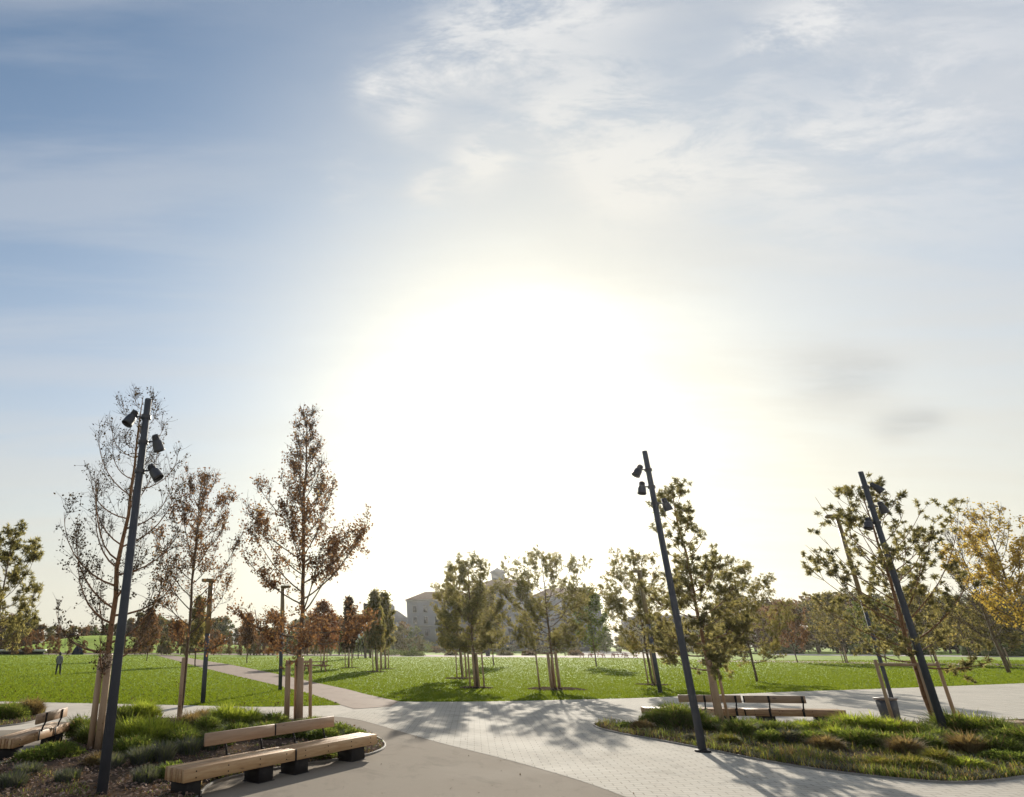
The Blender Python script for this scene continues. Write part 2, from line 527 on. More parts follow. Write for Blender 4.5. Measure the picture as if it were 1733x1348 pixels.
    def build(s, name, mats, parent=None, smooth=False):
        v = np.concatenate(s.v)
        me = bpy.data.meshes.new(name)
        me.vertices.add(len(v))
        me.vertices.foreach_set('co', v.astype(np.float32).ravel())
        loops = np.concatenate([f.ravel() for f in s.f])
        tot = np.concatenate([np.full(len(f), f.shape[1]) for f in s.f])
        start = np.concatenate([[0], np.cumsum(tot)[:-1]])
        me.loops.add(len(loops))
        me.loops.foreach_set('vertex_index', loops.astype(np.int32))
        me.polygons.add(len(tot))
        me.polygons.foreach_set('loop_start', start.astype(np.int32))
        me.polygons.foreach_set('loop_total', tot.astype(np.int32))
        me.polygons.foreach_set('material_index', np.concatenate(s.mi).astype(np.int32))
        if smooth:
            me.polygons.foreach_set('use_smooth', np.ones(len(tot), bool))
        me.update(calc_edges=True)
        me.validate()
        for m in (mats if isinstance(mats, (list, tuple)) else [mats]):
            me.materials.append(m)
        o = bpy.data.objects.new(name, me)
        COL.objects.link(o)
        if parent:
            o.parent = parent
        return o


def tag(o, label=None, cat=None, group=None, kind=None):
    if label:
        o['label'] = label
    if cat:
        o['category'] = cat
    if group:
        o['group'] = group
    if kind:
        o['kind'] = kind
    return o


def thing(name, loc, rz=0.0, label=None, cat=None, group=None):
    o = bpy.data.objects.new(name, None)
    COL.objects.link(o)
    o.empty_display_size = .2
    o.location = loc
    o.rotation_euler = (0, 0, rz)
    return tag(o, label, cat, group)


def copy_thing(o, loc, rz=0.0, scale=None, label=None, group=None):
    r = o.copy()
    COL.objects.link(r)
    r.location = loc
    r.rotation_euler = (0, 0, rz)
    if scale is not None:
        r.scale = scale
    if label:
        r['label'] = label
    if group:
        r['group'] = group
    for ch in list(o.children):
        c = ch.copy()
        COL.objects.link(c)
        c.parent = r
        for g in list(ch.children):
            d = g.copy()
            COL.objects.link(d)
            d.parent = c
    return r


def rotx(a):
    c, s = math.cos(a), math.sin(a)
    return np.array([[1, 0, 0], [0, c, -s], [0, s, c]])


def smooth_poly(px, k=5, z=0.0, closed=False):
    """Catmull-Rom through photo pixels laid on the ground"""
    P = np.array([G(u, v) for u, v in px])[:, :2]
    out = []
    n = len(P)
    rng_ = range(n) if closed else range(n - 1)
    for i in rng_:
        if closed:
            p0, p1, p2, p3 = P[(i - 1) % n], P[i], P[(i + 1) % n], P[(i + 2) % n]
        else:
            p0, p1, p2, p3 = P[max(i - 1, 0)], P[i], P[i + 1], P[min(i + 2, n - 1)]
        for t in np.arange(k) / k:
            out.append(.5 * (2 * p1 + (p2 - p0) * t + (2 * p0 - 5 * p1 + 4 * p2 - p3) * t * t + (3 * p1 - p0 - 3 * p2 + p3) * t ** 3))
    if not closed:
        out.append(P[-1])
    return np.array(out)


def inpoly(pts, poly):
    x, y = pts[:, 0], pts[:, 1]
    ins = np.zeros(len(pts), bool)
    j = len(poly) - 1
    for i in range(len(poly)):
        xi, yi = poly[i]
        xj, yj = poly[j]
        c = ((yi > y) != (yj > y)) & (x < (xj - xi) * (y - yi) / (yj - yi + 1e-12) + xi)
        ins ^= c
        j = i
    return ins


def sheet(name, poly, z, mat, thick=0.0, kind='structure'):
    import bmesh
    bm = bmesh.new()
    vs = [bm.verts.new((p[0], p[1], z)) for p in poly]
    f = bm.faces.new(vs)
    f.normal_update()
    if f.normal.z < 0:
        f.normal_flip()
    if thick:
        r = bmesh.ops.extrude_face_region(bm, geom=[f])
        bmesh.ops.translate(bm, verts=[e for e in r['geom'] if isinstance(e, bmesh.types.BMVert)], vec=(0, 0, thick))
        bmesh.ops.delete(bm, geom=[f], context='FACES_ONLY') if f.is_valid else None
    bmesh.ops.triangulate(bm, faces=[f for f in bm.faces if len(f.verts) > 4])
    me = bpy.data.meshes.new(name)
    bm.to_mesh(me)
    bm.free()
    me.materials.append(mat)
    o = bpy.data.objects.new(name, me)
    COL.objects.link(o)
    if kind:
        o['kind'] = kind
    return o


# ------------------------------------------------------------------ the ground
sheet('ground', [(-700, -60), (700, -60), (700, 700), (-700, 700)], 0, M['ground'])

edge_left = smooth_poly([(-420, 1184), (-100, 1186), (0, 1187), (150, 1190), (300, 1193), (450, 1196), (577, 1193)])
edge_right = smooth_poly([(676, 1187), (750, 1187.5), (850, 1186.5), (960, 1184), (1080, 1181), (1200, 1176), (1350, 1170), (1500, 1165), (1733, 1156), (2400, 1130)])
front = [(60, -30), (-40, -30)]
sheet('plaza', list(edge_left) + list(edge_right) + [(edge_right[-1][0], 20)] + front, .004, M['path'])
tanb = smooth_poly([(556, 1212), (600, 1217), (640, 1227), (740, 1256), (850, 1284), (960, 1315), (1060, 1350), (1300, 1450)])
tb = list(tanb) + [(9, -20), (-30, -20), (-30, 15.5), (-9.5, 20.0)]
sheet('beige_path', tb, .008, M['tan'])
pb = list(tanb)[::-1] + [tuple(G(585, 1206)[:2]), tuple(G(640, 1198)[:2]), tuple(G(676, 1188.5)[:2])] + \
    [(p[0], p[1] - .12) for p in edge_right[1:]] + [(edge_right[-1][0], 20), (60, -20), (30, -20)]
sheet('block_paving', pb, .012, M['pavers'])
dpr = [(676, 1187.2), (620, 1175), (585, 1166), (529, 1154), (471, 1141), (397, 1126), (354, 1119), (300, 1110), (275, 1107.5)]
dpl = [(262, 1108.5), (288, 1115), (336, 1128), (387, 1141), (468, 1160), (529, 1176), (577, 1193.2)]
diag_r, diag_l = smooth_poly(dpr), smooth_poly(dpl)
sheet('diagonal_path', list(diag_r) + list(diag_l) + [tuple(G(600, 1200)[:2]), tuple(G(660, 1196)[:2])], .016, M['pink'])


def gp(*px):
    return [tuple(G(u, v)[:2]) for u, v in px]


sheet('cross_path', gp((-60, 1107.6), (275, 1107.0), (640, 1110.5), (900, 1112), (1120, 1113.6), (1120, 1110.0), (900, 1109), (640, 1107.5), (275, 1104.6), (-60, 1105)), .020, M['pink'])
sheet('picnic_paving', gp((985, 1112.5), (1125, 1114), (1150, 1103), (985, 1102.0)), .024, M['path'])
sheet('side_path', gp((1180, 1119.5), (1300, 1120.5), (1480, 1123.5), (1620, 1125.5), (2000, 1131), (2000, 1128), (1620, 1121.5), (1480, 1119.8), (1300, 1117.6), (1180, 1117)), .020, M['pink'])
sheet('far_path', gp((1290, 1108.2), (1733, 1112.0), (2000, 1114), (2000, 1111), (1733, 1109.5), (1290, 1106)), .024, M['path'])

bedL = smooth_poly([(348, 1334), (385, 1319), (430, 1309), (500, 1297), (570, 1287), (620, 1279), (646, 1269), (650, 1260), (635, 1248), (600, 1235), (560, 1226),
                    (500, 1220), (430, 1217), (350, 1217), (260, 1217), (190, 1219), (150, 1226), (130, 1240), (116, 1258), (60, 1279), (0, 1295), (-90, 1325), (-200, 1450), (200, 1450)], 5, closed=True)
bedS = smooth_poly([(-120, 1196), (20, 1193), (62, 1197), (76, 1206), (60, 1220), (10, 1229), (-60, 1234), (-160, 1232)], 5, closed=True)
bedR = smooth_poly([(1006, 1227), (1020, 1235), (1060, 1244), (1100, 1251), (1190, 1268), (1300, 1290), (1400, 1306), (1500, 1318), (1600, 1326), (1680, 1323), (1760, 1312), (1900, 1290),
                    (1960, 1250), (1900, 1222), (1760, 1218), (1600, 1226), (1480, 1226), (1400, 1232), (1300, 1234), (1200, 1232), (1120, 1230), (1070, 1229), (1030, 1225)], 5, closed=True)


def bed(name, poly):
    """raised soil with a low crown, edged by thin kerb stones"""
    c = poly.mean(0)
    mb = MB()
    n = len(poly)
    rings = [(1.0, .015), (.985, .05), (.9, .07), (.6, .09), (0.02, .10)]
    v = []
    for k, z in rings:
        v += [(c[0] + (p[0] - c[0]) * k, c[1] + (p[1] - c[1]) * k, z) for p in poly]
    f = [(k * n + i, k * n + (i + 1) % n, (k + 1) * n + (i + 1) % n, (k + 1) * n + i) for k in range(len(rings) - 1) for i in range(n)]
    mb.add(v, f)
    o = mb.build(name, M['soil'], smooth=True)
    o['kind'] = 'structure'
    # kerb
    kb = MB()
    inn, out = poly, []
    nrm = []
    for i in range(n):
        t = poly[(i + 1) % n] - poly[i - 1]
        t = t / (np.linalg.norm(t) + 1e-9)
        nrm.append((t[1], -t[0]))
    nrm = np.array(nrm)
    area = 0.5 * np.sum(poly[:, 0] * np.roll(poly[:, 1], -1) - np.roll(poly[:, 0], -1) * poly[:, 1])
    if area < 0:
        nrm = -nrm
    a = poly - nrm * .01
    b = poly + nrm * .035
    v = [(p[0], p[1], .02) for p in a] + [(p[0], p[1], .045) for p in a] + [(p[0], p[1], .045) for p in b] + [(p[0], p[1], 0.0) for p in b]
    f = [(k * n + i, k * n + (i + 1) % n, (k + 1) * n + (i + 1) % n, (k + 1) * n + i) for k in range(3) for i in range(n)]
    kb.add(v, f)
    o = kb.build('kerb', M['kerb'])
    o['kind'] = 'structure'


bed('planting_soil', bedL)
bed('planting_soil', bedS)
bed('planting_soil', bedR)

# the green mound beyond the lawn
hill = MB()
xs, ys = np.linspace(-150, 10, 60), np.linspace(178, 260, 24)
hv = []
rh = np.random.default_rng(5)
for yy in ys:
    for xx in xs:
        h = 5.6 * math.exp(-((yy - 212) / 20) ** 2) * (1 / (1 + math.exp((xx + 22) / 8))) * (.75 + .25 * math.sin(xx * .07 + 1)) * (1 / (1 + math.exp(-(xx + 92) / 7)))
        hv.append((xx, yy, h - .05))
hf = [(j * 60 + i, j * 60 + i + 1, (j + 1) * 60 + i + 1, (j + 1) * 60 + i) for j in range(23) for i in range(59)]
hill.add(hv, hf)
tag(hill.build('hill', M['ground'], smooth=True), kind='structure')


# ------------------------------------------------------------------ lawn blades and litter
rg = np.random.default_rng(11)


def sample_px(n, u0, u1, v0, v1):
    """ground points spread evenly over a patch as a walker sees it (more of them nearby)"""
    u = rg.uniform(u0, u1, n)
    v = rg.uniform(v0, v1, n)
    d = np.stack([u - CU, F * CP - (CV - v) * SP, F * SP + (CV - v) * CP], 1)
    t = -H / d[:, 2]
    return d[:, :2] * t[:, None]


lawnL = np.concatenate([edge_left, diag_l[::-1][1:], np.array(gp((262, 1107), (-420, 1107)))])
lawnR = np.concatenate([edge_right, np.array(gp((2400, 1118), (1300, 1117), (1180, 1116.4), (1125, 1114), (900, 1112.5), (640, 1111), (290, 1108))), diag_r[::-1]])
for poly, n, rngpx in ((lawnL, 105000, (-120, 590, 1109, 1198)), (lawnR, 190000, (280, 1800, 1112, 1190))):
    p = sample_px(n, *rngpx)
    p = p[inpoly(p, poly)]
    dist = np.linalg.norm(p, axis=1)
    mb = MB()
    k = len(p)
    base = np.concatenate([p, np.zeros((k, 1))], 1)
    an = rg.uniform(0, 2 * math.pi, k)
    w = .010 + .0006 * dist
    h = (.045 + .0004 * dist) * rg.uniform(.6, 1.4, k)
    off = np.stack([np.cos(an), np.sin(an), np.zeros(k)], 1) * w[:, None]
    lean = rg.normal(size=(k, 3)) * .35 * h[:, None]
    tip = base + lean
    tip[:, 2] = h
    mb.add(np.stack([base - off, base + off, tip], 1).reshape(-1, 3), np.arange(k * 3).reshape(k, 3))
    tag(mb.build('grass', M['lawnblade']), 'short green lawn grass lit from behind', 'grass', kind='stuff')


def scatter_flat(name, pts, size, mat, label, z=.02, cat='leaves', lift=.03):
    mb = MB()
    k = len(pts)
    pos = np.concatenate([pts, np.full((k, 1), z) + rg.uniform(0, lift, (k, 1))], 1)
    a = rg.normal(size=(k, 3)) * np.array([1, 1, .35])
    a /= np.linalg.norm(a, axis=1)[:, None]
    b = np.cross(a, rg.normal(size=(k, 3)) * .4 + np.array([0, 0, 1]))
    b /= np.linalg.norm(b, axis=1)[:, None]
    sz = size * rg.uniform(.5, 1.3, (k, 1))
    v = np.stack([pos - a * sz, pos - b * sz * .6, pos + a * sz, pos + b * sz * .6], 1).reshape(-1, 3)
    mb.add(v, np.arange(4 * k).reshape(k, 4))
    return tag(mb.build(name, mat), label, cat, kind='stuff')


p = sample_px(1500, -50, 600, 1112, 1196)
p = p[inpoly(p, lawnL)]
scatter_flat('fallen_leaves', p[:900], .055, M['litterdk'], 'dark fallen leaves scattered over the left lawn', .04)
p = sample_px(900, 380, 700, 1115, 1187)
p = p[inpoly(p, lawnR)]
scatter_flat('fallen_leaves', p[:280], .05, M['litterdk'], 'dark fallen leaves scattered over the lawn beyond the diagonal path', .04)
p = sample_px(16000, -60, 660, 1215, 1400)
p = p[inpoly(p, bedL)]
scatter_flat('leaf_litter', p[:8000], .036, M['litter'], 'pinkish brown leaf litter on the mulch of the left planting bed', .08, lift=.06)
p = sample_px(400, 500, 1100, 1200, 1345)
p = p[~inpoly(p, bedL) & ~inpoly(p, bedR)]
scatter_flat('fallen_leaves', p[:70], .018, M['litterdk'], 'few small dry leaves lying on the paving', .018, lift=.006)


# ------------------------------------------------------------------ trees
def make_tree(mb_t, mb_c, rng, height, cb, R, prof, n_limb, e0, curl, r0, n_tw, n_sub, style='leaf', leaf=.08, per=6, dens=None, lowside=None, tuftn=22, tuftl=.13, skew=(0, 0), twr=.006, curl_in=0.0, lowfrac=.15):
    """trunk with limbs goes to mb_t, twigs (slot 1) and leaves (slot 0) to mb_c"""
    nz = 14
    tz = np.linspace(0, 1, nz)
    wob = np.cumsum(rng.normal(size=(nz, 2)) * height * .0035, axis=0)
    wob[0] = 0
    trunk = np.stack([wob[:, 0], wob[:, 1], tz * height], 1)
    rad = r0 * (1 - tz) ** .8 + .008
    mb_t.tube(trunk, rad, 8)
    pos_l, dir_l = [], []
    tips, tipd = [], []
    ga = rng.uniform(0, 6.28)
    for i in range(n_limb):
        t = (i + rng.uniform(.1, .9)) / n_limb
        z = cb + (height * .96 - cb) * t
        L = R * prof(t) * rng.uniform(.72, 1.12)
        ga += 2.4 + rng.normal() * .25
        az = ga
        e = math.radians(e0 + rng.normal() * 6 + 14 * t)
        if lowside is not None and t < lowfrac:
            e = math.radians(rng.uniform(-14, 4))
            az = az if lowside == 'any' else lowside + rng.normal() * .7
            L *= .85
        st = np.array([np.interp(z, trunk[:, 2], trunk[:, 0]), np.interp(z, trunk[:, 2], trunk[:, 1]), z])
        K = 7
        pts = [st]
        ds = []
        total = L / max(.35, math.cos(e + math.radians(curl) * .45))
        for k in range(K):
            s = (k + .5) / K
            ee = e + math.radians(curl) * s
            aa = az + rng.normal() * .07
            d = np.array([math.cos(ee) * math.cos(aa) * (1 - curl_in * s * s * 1.6), math.cos(ee) * math.sin(aa) * (1 - curl_in * s * s * 1.6), math.sin(ee)])
            ds.append(d)
            pts.append(pts[-1] + d * total / K)
        pts = np.array(pts)
        pts[:, 0] += skew[0] * (pts[:, 2] - z) * .1
        rl = max(.009, r0 * .42 * (1 - t * .75))
        mb_t.tube(pts, np.linspace(rl, .005, K + 1), 5, cap=False)
        dn = 1.0 if dens is None else dens(t)
        nt = max(2, int(n_tw * (.55 + .6 * L / R) * (dn if style == 'tuft' else 1.0)))
        for j in range(nt):
            s = rng.uniform(.15, 1.0)
            q = s * K
            k = min(K - 1, int(q))
            p0 = pts[k] + (pts[k + 1] - pts[k]) * (q - k)
            d = ds[k] + rng.normal(size=3) * .55 + np.array([0, 0, .25])
            d /= np.linalg.norm(d)
            L2 = L * rng.uniform(.2, .42) * (1.15 - .6 * s) + .12
            tw = [p0]
            dd = d.copy()
            for _ in range(4):
                dd = dd + rng.normal(size=3) * .12 + np.array([0, 0, .10 + curl * .001])
                dd /= np.linalg.norm(dd)
                tw.append(tw[-1] + dd * L2 / 4)
            tw = np.array(tw)
            mb_c.tube(tw, np.linspace(twr * 1.5, twr * .6, 5), 3, mi=1, cap=False)
            tips.append(tw[-1]); tipd.append(dd)
            for _ in range(n_sub):
                s2 = rng.uniform(.15, 1)
                q2 = s2 * 4
                k2 = min(3, int(q2))
                b0 = tw[k2] + (tw[k2 + 1] - tw[k2]) * (q2 - k2)
                d2 = dd + rng.normal(size=3) * .7
                d2 /= np.linalg.norm(d2)
                L3 = rng.uniform(.08, .32) * (1 + .1 * R)
                b1 = b0 + d2 * L3 * .5
                b2 = b1 + (d2 + np.array([0, 0, .25])) * L3 * .5
                mb_c.tube(np.array([b0, b1, b2]), [twr, twr * .8, twr * .5], 3, mi=1, cap=False)
                tips.append(b2); tipd.append(d2)
                m = rng.poisson(per * dn)
                if m:
                    ss = rng.uniform(.1, 1.05, (m, 1))
                    pos_l.append(b0 + (b2 - b0) * ss + rng.normal(size=(m, 3)) * leaf * .55)
                    dir_l.append(np.repeat(d2[None], m, 0))
    if style == 'tuft':
        tips = np.array(tips); tipd = np.array(tipd)
        keep = rng.uniform(size=len(tips)) < 1.0
        tips, tipd = tips[keep], tipd[keep]
        n = len(tips)
        d = rng.normal(size=(n, tuftn, 3)) * .8 + tipd[:, None, :] * .45
        d /= np.linalg.norm(d, axis=2)[..., None]
        sz = rng.uniform(.7, 1.2, (n, 1, 1))
        P = tips[:, None, :] - tipd[:, None, :] * rng.uniform(0, .09, (n, tuftn, 1))
        mb_c.diamonds(P.reshape(-1, 3), (tuftl * sz * np.ones((n, tuftn, 1))).ravel(), tuftl * .22, rng, 0, d.reshape(-1, 3) * 3)
    elif pos_l:
        P = np.concatenate(pos_l)
        mb_c.diamonds(P, leaf, leaf * .7, rng, 0)


def plant_tree(name, loc, leafmat, seed, label, cat='tree', group=None, bark='bark', **kw):
    rng = np.random.default_rng(seed)
    root = thing(name, (loc[0], loc[1], 0), 0, label, cat, group)
    a, b = MB(), MB()
    make_tree(a, b, rng, **kw)
    a.build('trunk', M[bark], root, smooth=True)
    b.build('crown', [M[leafmat], M['twig']], root)
    return root


def stakes(loc, posts, label, top=1.85, crossbar=True, thick=.045, ring=False):
    """wooden tree support: posts = [(dx, dy, radius)]"""
    root = thing('tree_support', (loc[0], loc[1], 0), 0, label, 'tree support', 'wooden stakes supporting young trees')
    rng = random.Random(int(abs(loc[0] * 100) + loc[1] * 10))
    tops = []
    for (dx_, dy_, r) in posts:
        mb = MB()
        h = top + rng.uniform(-.05, .06)
        l = (rng.uniform(-.02, .02), rng.uniform(-.02, .02))
        mb.tube([(dx_, dy_, 0), (dx_ + l[0] * .5, dy_ + l[1] * .5, h * .5), (dx_ + l[0], dy_ + l[1], h - .03), (dx_ + l[0], dy_ + l[1], h)], [r, r * .97, r * .94, r * .8], 10)
        mb.build('stake', M['stake'], root, smooth=False)
        tops.append((dx_ + l[0], dy_ + l[1]))
    if crossbar and len(tops) > 1:
        mb = MB()
        order = sorted(tops)
        for a_, b_ in zip(order[:-1], order[1:]):
            a_, b_ = np.array(a_), np.array(b_)
            c_ = (a_ + b_) / 2
            d_ = b_ - a_
            mb.box((c_[0], c_[1], top - .09), (np.linalg.norm(d_) + .04, .025, .07), math.atan2(d_[1], d_[0]))
        mb.build('crossbar', M['stake'], root)
    mb = MB()
    th = np.linspace(0, 2 * math.pi, 13)
    mb.tube([(.11 * math.cos(t), .11 * math.sin(t), top - .2) for t in th], .014, 5, cap=False)
    mb.build('tie', M['iron'], root)
    return root


def soil_ring(loc, r):
    mb = MB()
    rng = np.random.default_rng(int(r * 1000 + abs(loc[0] * 7)))
    n = 26
    an = np.arange(n) * 2 * math.pi / n
    rr = r * (1 + .12 * rng.normal(size=n))
    v = [(loc[0], loc[1], .07)]
    for k, z in ((.6, .06), (.9, .05), (1.0, .01)):
        v += [(loc[0] + rr[i] * k * math.cos(an[i]), loc[1] + rr[i] * k * math.sin(an[i]), z) for i in range(n)]
    mb.add(v, [(0, 1 + i, 1 + (i + 1) % n) for i in range(n)])
    f = [(1 + k * n + i, 1 + k * n + n + i, 1 + k * n + n + (i + 1) % n, 1 + k * n + (i + 1) % n) for k in range(2) for i in range(n)]
    mb.f.append(np.array(f)); mb.mi.append(np.zeros(len(f), int))
    tag(mb.build('soil_ring', M['soil'], smooth=True), kind='structure')


bell = lambda t: (1 - t) ** .75 * (.75 + .5 * min(1, t * 4)) + .06
# T1: tall nearly bare tree beside the near left lamp post
b = G(166, 1272)
plant_tree('deciduous_tree', b, 'lf_sparse', 21, 'tall nearly bare tree with arching branches behind the nearest lamp post', bark='barkred',
           height=8.9, cb=1.6, R=2.3, lowside='any', lowfrac=.10, prof=lambda t: (1.0 - .75 * t) * (.9 + .25 * math.sin(3.1 * t)), n_limb=34, e0=6, curl=64, r0=.085, n_tw=12, n_sub=5, leaf=.065, per=1.4, dens=lambda t: 3.0 if t < .35 else 1.0, twr=.0048, curl_in=.3)
stakes(b, [(-.15, -.12, .075), (.05, -.20, .085), (.12, .2, .06)], 'three thick stakes at the foot of the tall bare tree', 2.05)
# T2
b = G(302, 1222)
plant_tree('deciduous_tree', b, 'lf_brown', 34, 'slim reddish brown tree on a thin trunk, left of the big brown tree', bark='bark',
           height=7.9, cb=2.0, R=1.65, lowside='any', lowfrac=.1, prof=lambda t: (1 - t) ** .6 * (.8 + .4 * min(1, t * 3)) + .08, n_limb=30, e0=30, curl=38, r0=.06, n_tw=11, n_sub=6, leaf=.085, per=3.6, dens=lambda t: 1.1 if t < .75 else .7)
stakes(b, [(.03, -.14, .065)], 'single stake in front of the slim reddish brown tree', 1.95, False)
# T3
b = G(504, 1219)
plant_tree('deciduous_tree', b, 'lf_brown', 53, 'largest brown leaved tree with pointed open top, standing behind the wooden front bench', bark='bark',
           height=10.9, cb=1.9, R=2.8, lowside='any', lowfrac=.14, prof=lambda t: (1 - t) ** 1.45 * (.85 + .5 * min(1, t * 5)) + .08, n_limb=44, e0=26, curl=30, r0=.085, n_tw=15, n_sub=7, leaf=.10, per=3.0, dens=lambda t: 1.8 if t < .35 else (.7 if t < .6 else .35))
stakes(b, [(-.36, -.1, .095), (-.10, .14, .05), (.06, -.2, .115), (.40, .0, .06)], 'four stakes with a crossbar around the largest brown tree', 1.85)

dn = dict(style='tuft', tuftn=15, tuftl=.17)
for (u, v, top, Rm, seed, mt, lab, st) in (
        (807, 1164, 948, 1.9, 61, 'lf_pine', 'grey green tree on the lawn, nearer of the pair left of the palace lantern', [(-.35, .1, .05), (-.12, -.1, .06), (.12, .0, .07), (.4, -.1, .05)]),
        (783, 1148, 958, 1.9, 62, 'lf_olive', 'sparse topped tree, farther of the pair left of the palace lantern', [(-.4, 0, .045), (0, -.15, .06), (.3, .1, .06)]),
        (940, 1166, 950, 3.0, 63, 'lf_pine', 'broad grey green tree mid lawn, covering the right half of the palace', [(-.8, .2, .045), (-.22, -.1, .085), (.0, -.05, .05), (.24, .0, .085)]),
        (1106, 1159, 945, 2.5, 64, 'lf_olive', 'olive green tree on the lawn behind the middle lamp post', [(-.3, 0, .045), (.1, -.1, .06)])):
    b = G(u, v)
    h = AT(u, top, b[1])[2]
    plant_tree('young_tree', b, mt, seed, lab, height=h, cb=1.7, R=Rm, prof=lambda t: (1 - t) ** .5 * (.8 + .3 * min(1, t * 4)) + .12, n_limb=40, e0=6, curl=42, r0=.075, n_tw=8, n_sub=6, dens=lambda t: 1.3 if t < .5 else .65, lowside='any', lowfrac=.2, **dn)
    stakes(b, st, 'stakes holding the ' + {61: 'nearer tree of the pair left of the palace lantern', 62: 'farther tree of the pair left of the palace lantern', 63: 'broad grey green tree in the middle of the lawn', 64: 'olive green tree behind the middle lamp post'}[seed], 1.9)
    soil_ring(b, {61: 1.0, 62: 1.3, 63: 1.6, 64: 1.0}[seed])

# T6 right of the middle lamp post
b = G(1221, 1241)
plant_tree('young_pine', b, 'lf_pine', 71, 'pine with clustered needles and open leader right of the middle lamp post', bark='barkred',
           height=AT(1135, 822, b[1])[2], cb=1.55, R=1.5, prof=lambda t: (1 - t) ** .9 * (.95 + .25 * math.sin(9 * t)) + .12, n_limb=42, e0=16, curl=36, r0=.06, n_tw=6, n_sub=4, dens=lambda t: 1.35 if t < .4 else .6, style='tuft', tuftn=34, tuftl=.12, lowside='any', lowfrac=.25)
stakes(b, [(-.03, -.16, .095), (.30, .05, .04)], 'thick leaning stake and a thin one by the pine next to the middle lamp post', 1.95, True)
# T7b
X, Y = .626 * 45, 45
plant_tree('young_tree', (X, Y), 'lf_olive', 72, 'rounded olive green tree on the lawn to the right of the middle lamp post',
           height=7.1, cb=1.1, R=3.2, prof=lambda t: (1 - t) ** .5 * (.9 + .2 * min(1, t * 4)) + .12, n_limb=34, e0=4, curl=45, r0=.07, n_tw=9, n_sub=6, lowside='any', **dn)
# T8
b = G(1592, 1246)
plant_tree('young_pine', b, 'lf_pine', 83, 'wide open pine with round needle tufts behind the far right lamp post', bark='barkred',
           height=AT(1445, 835, b[1])[2], cb=1.7, R=2.15, prof=lambda t: (1 - t) ** .45 * (.95 + .12 * math.sin(7 * t)) + .05, n_limb=44, e0=20, curl=34, r0=.065, n_tw=4, n_sub=3, style='tuft', tuftn=46, tuftl=.115, lowside='any', lowfrac=.1, dens=lambda t: 1.5 if t < .35 else .8)
stakes(b, [(-.95, .25, .045), (-.05, -.16, .095), (.62, .05, .045)], 'three stakes with a rail around the wide pine in the right bed', 1.86)
# T10 left edge
plant_tree('young_pine', (-13.6, 27), 'lf_pine', 92, 'green pine cut off by the left edge of the photo', height=AT(15, 905, 27)[2], cb=1.6, R=1.9, prof=lambda t: (1 - t) ** .6 * .95 + .14,
           n_limb=30, e0=10, curl=46, r0=.065, n_tw=6, n_sub=5, style='tuft', tuftn=22, tuftl=.16)
# golden trees right
for (u, vtop, Yd, R, seed, mt, lab, pr) in ((1695, 872, 50, 4.0, 95, 'lf_gold', 'tall golden leaved tree at the right edge', 12.0), (1642, 905, 58, 2.8, 96, 'lf_sparse', 'almost bare twiggy tree just left of the tall golden tree', 2.5)):
    k = (u - CU) / pdir(u, 960)[1]
    plant_tree('autumn_tree', (k * Yd, Yd), mt, seed, lab, height=AT(u, vtop, Yd)[2], cb=2.4, R=R, prof=lambda t: (1 - t) ** .7 * .95 + .1, n_limb=34, e0=30, curl=32, r0=.13,
               n_tw=11, n_sub=6, leaf=.19 if pr > 5 else .11, per=pr * .5, dens=lambda t: 1.3 if t < .55 else .25, twr=.011)
# T-small trees on the lawn
small = [(548, 1127, 1020, 1.9, 'lf_red', 'rust red small tree left of the slide tower', 1), (590, 1130, 1010, .75, 'lf_sparse', 'thin brown sapling in front of the slide tower', 1),
         (638, 1137, 1000, .8, 'lf_olive', 'slim sapling right of the slide tower, nearest of three', 1), (652, 1132, 1002, 1.1, 'lf_olive', 'dark narrow sapling in front of the low grey roof', 1),
         (330, 1127, 1010, 1.1, 'lf_olive', 'small sapling beside the diagonal path', 0), (1432, 1122, 1006, 3.4, 'lf_olive', 'olive round tree on a soil patch on the right lawn', 1),
         (1585, 1124, 1002, 3.6, 'lf_olive', 'olive round tree seen between the stakes of the right bed', 1), (1708, 1130, 1010, 3.0, 'lf_olive', 'olive tree on a soil ring below the golden tree', 1),
         (1500, 1121, 1012, 3.4, 'lf_green', 'greener round tree left of the tall thin park light base', 0), (1645, 1122, 1015, 3.2, 'lf_olive', 'olive tree between the right bed stakes and the golden tree', 0), (1350, 1121, 1020, 3.0, 'lf_brown', 'brown round tree on the right lawn, left of the olive one on the soil patch', 0),
         (1010, 1128, 1000, 2.2, 'lf_green', 'fresh green tree between the palace and the picnic tables', 0), (836, 1126, 1000, 1.9, 'lf_olive', 'yellowish olive tree in front of the palace centre', 0),
         (418, 1122, 1040, 1.2, 'lf_brown', 'thin brown sapling between the two left park lights', 0), (248, 1118, 1030, 1.6, 'lf_brown', 'small brown tree just beyond the left lawn behind the lamp post', 0)]
for i, (u, v, top, R, mt, lab, st) in enumerate(small):
    b = G(u, v)
    h = AT(u, top, b[1])[2]
    plant_tree('sapling', b, mt, 120 + i, lab, height=h, cb=1.3 if R > 2.5 else 1.6, R=R, prof=bell, n_limb=26, e0=14, curl=42, r0=.07, n_tw=10, n_sub=6, leaf=.22, per=4.5, twr=.012)
    if st:
        stakes(b, [(-.35, 0, .05), (.05, -.2, .06), (.35, .1, .05)], 'stakes holding the ' + lab, 1.9, False)
        soil_ring(b, .9)


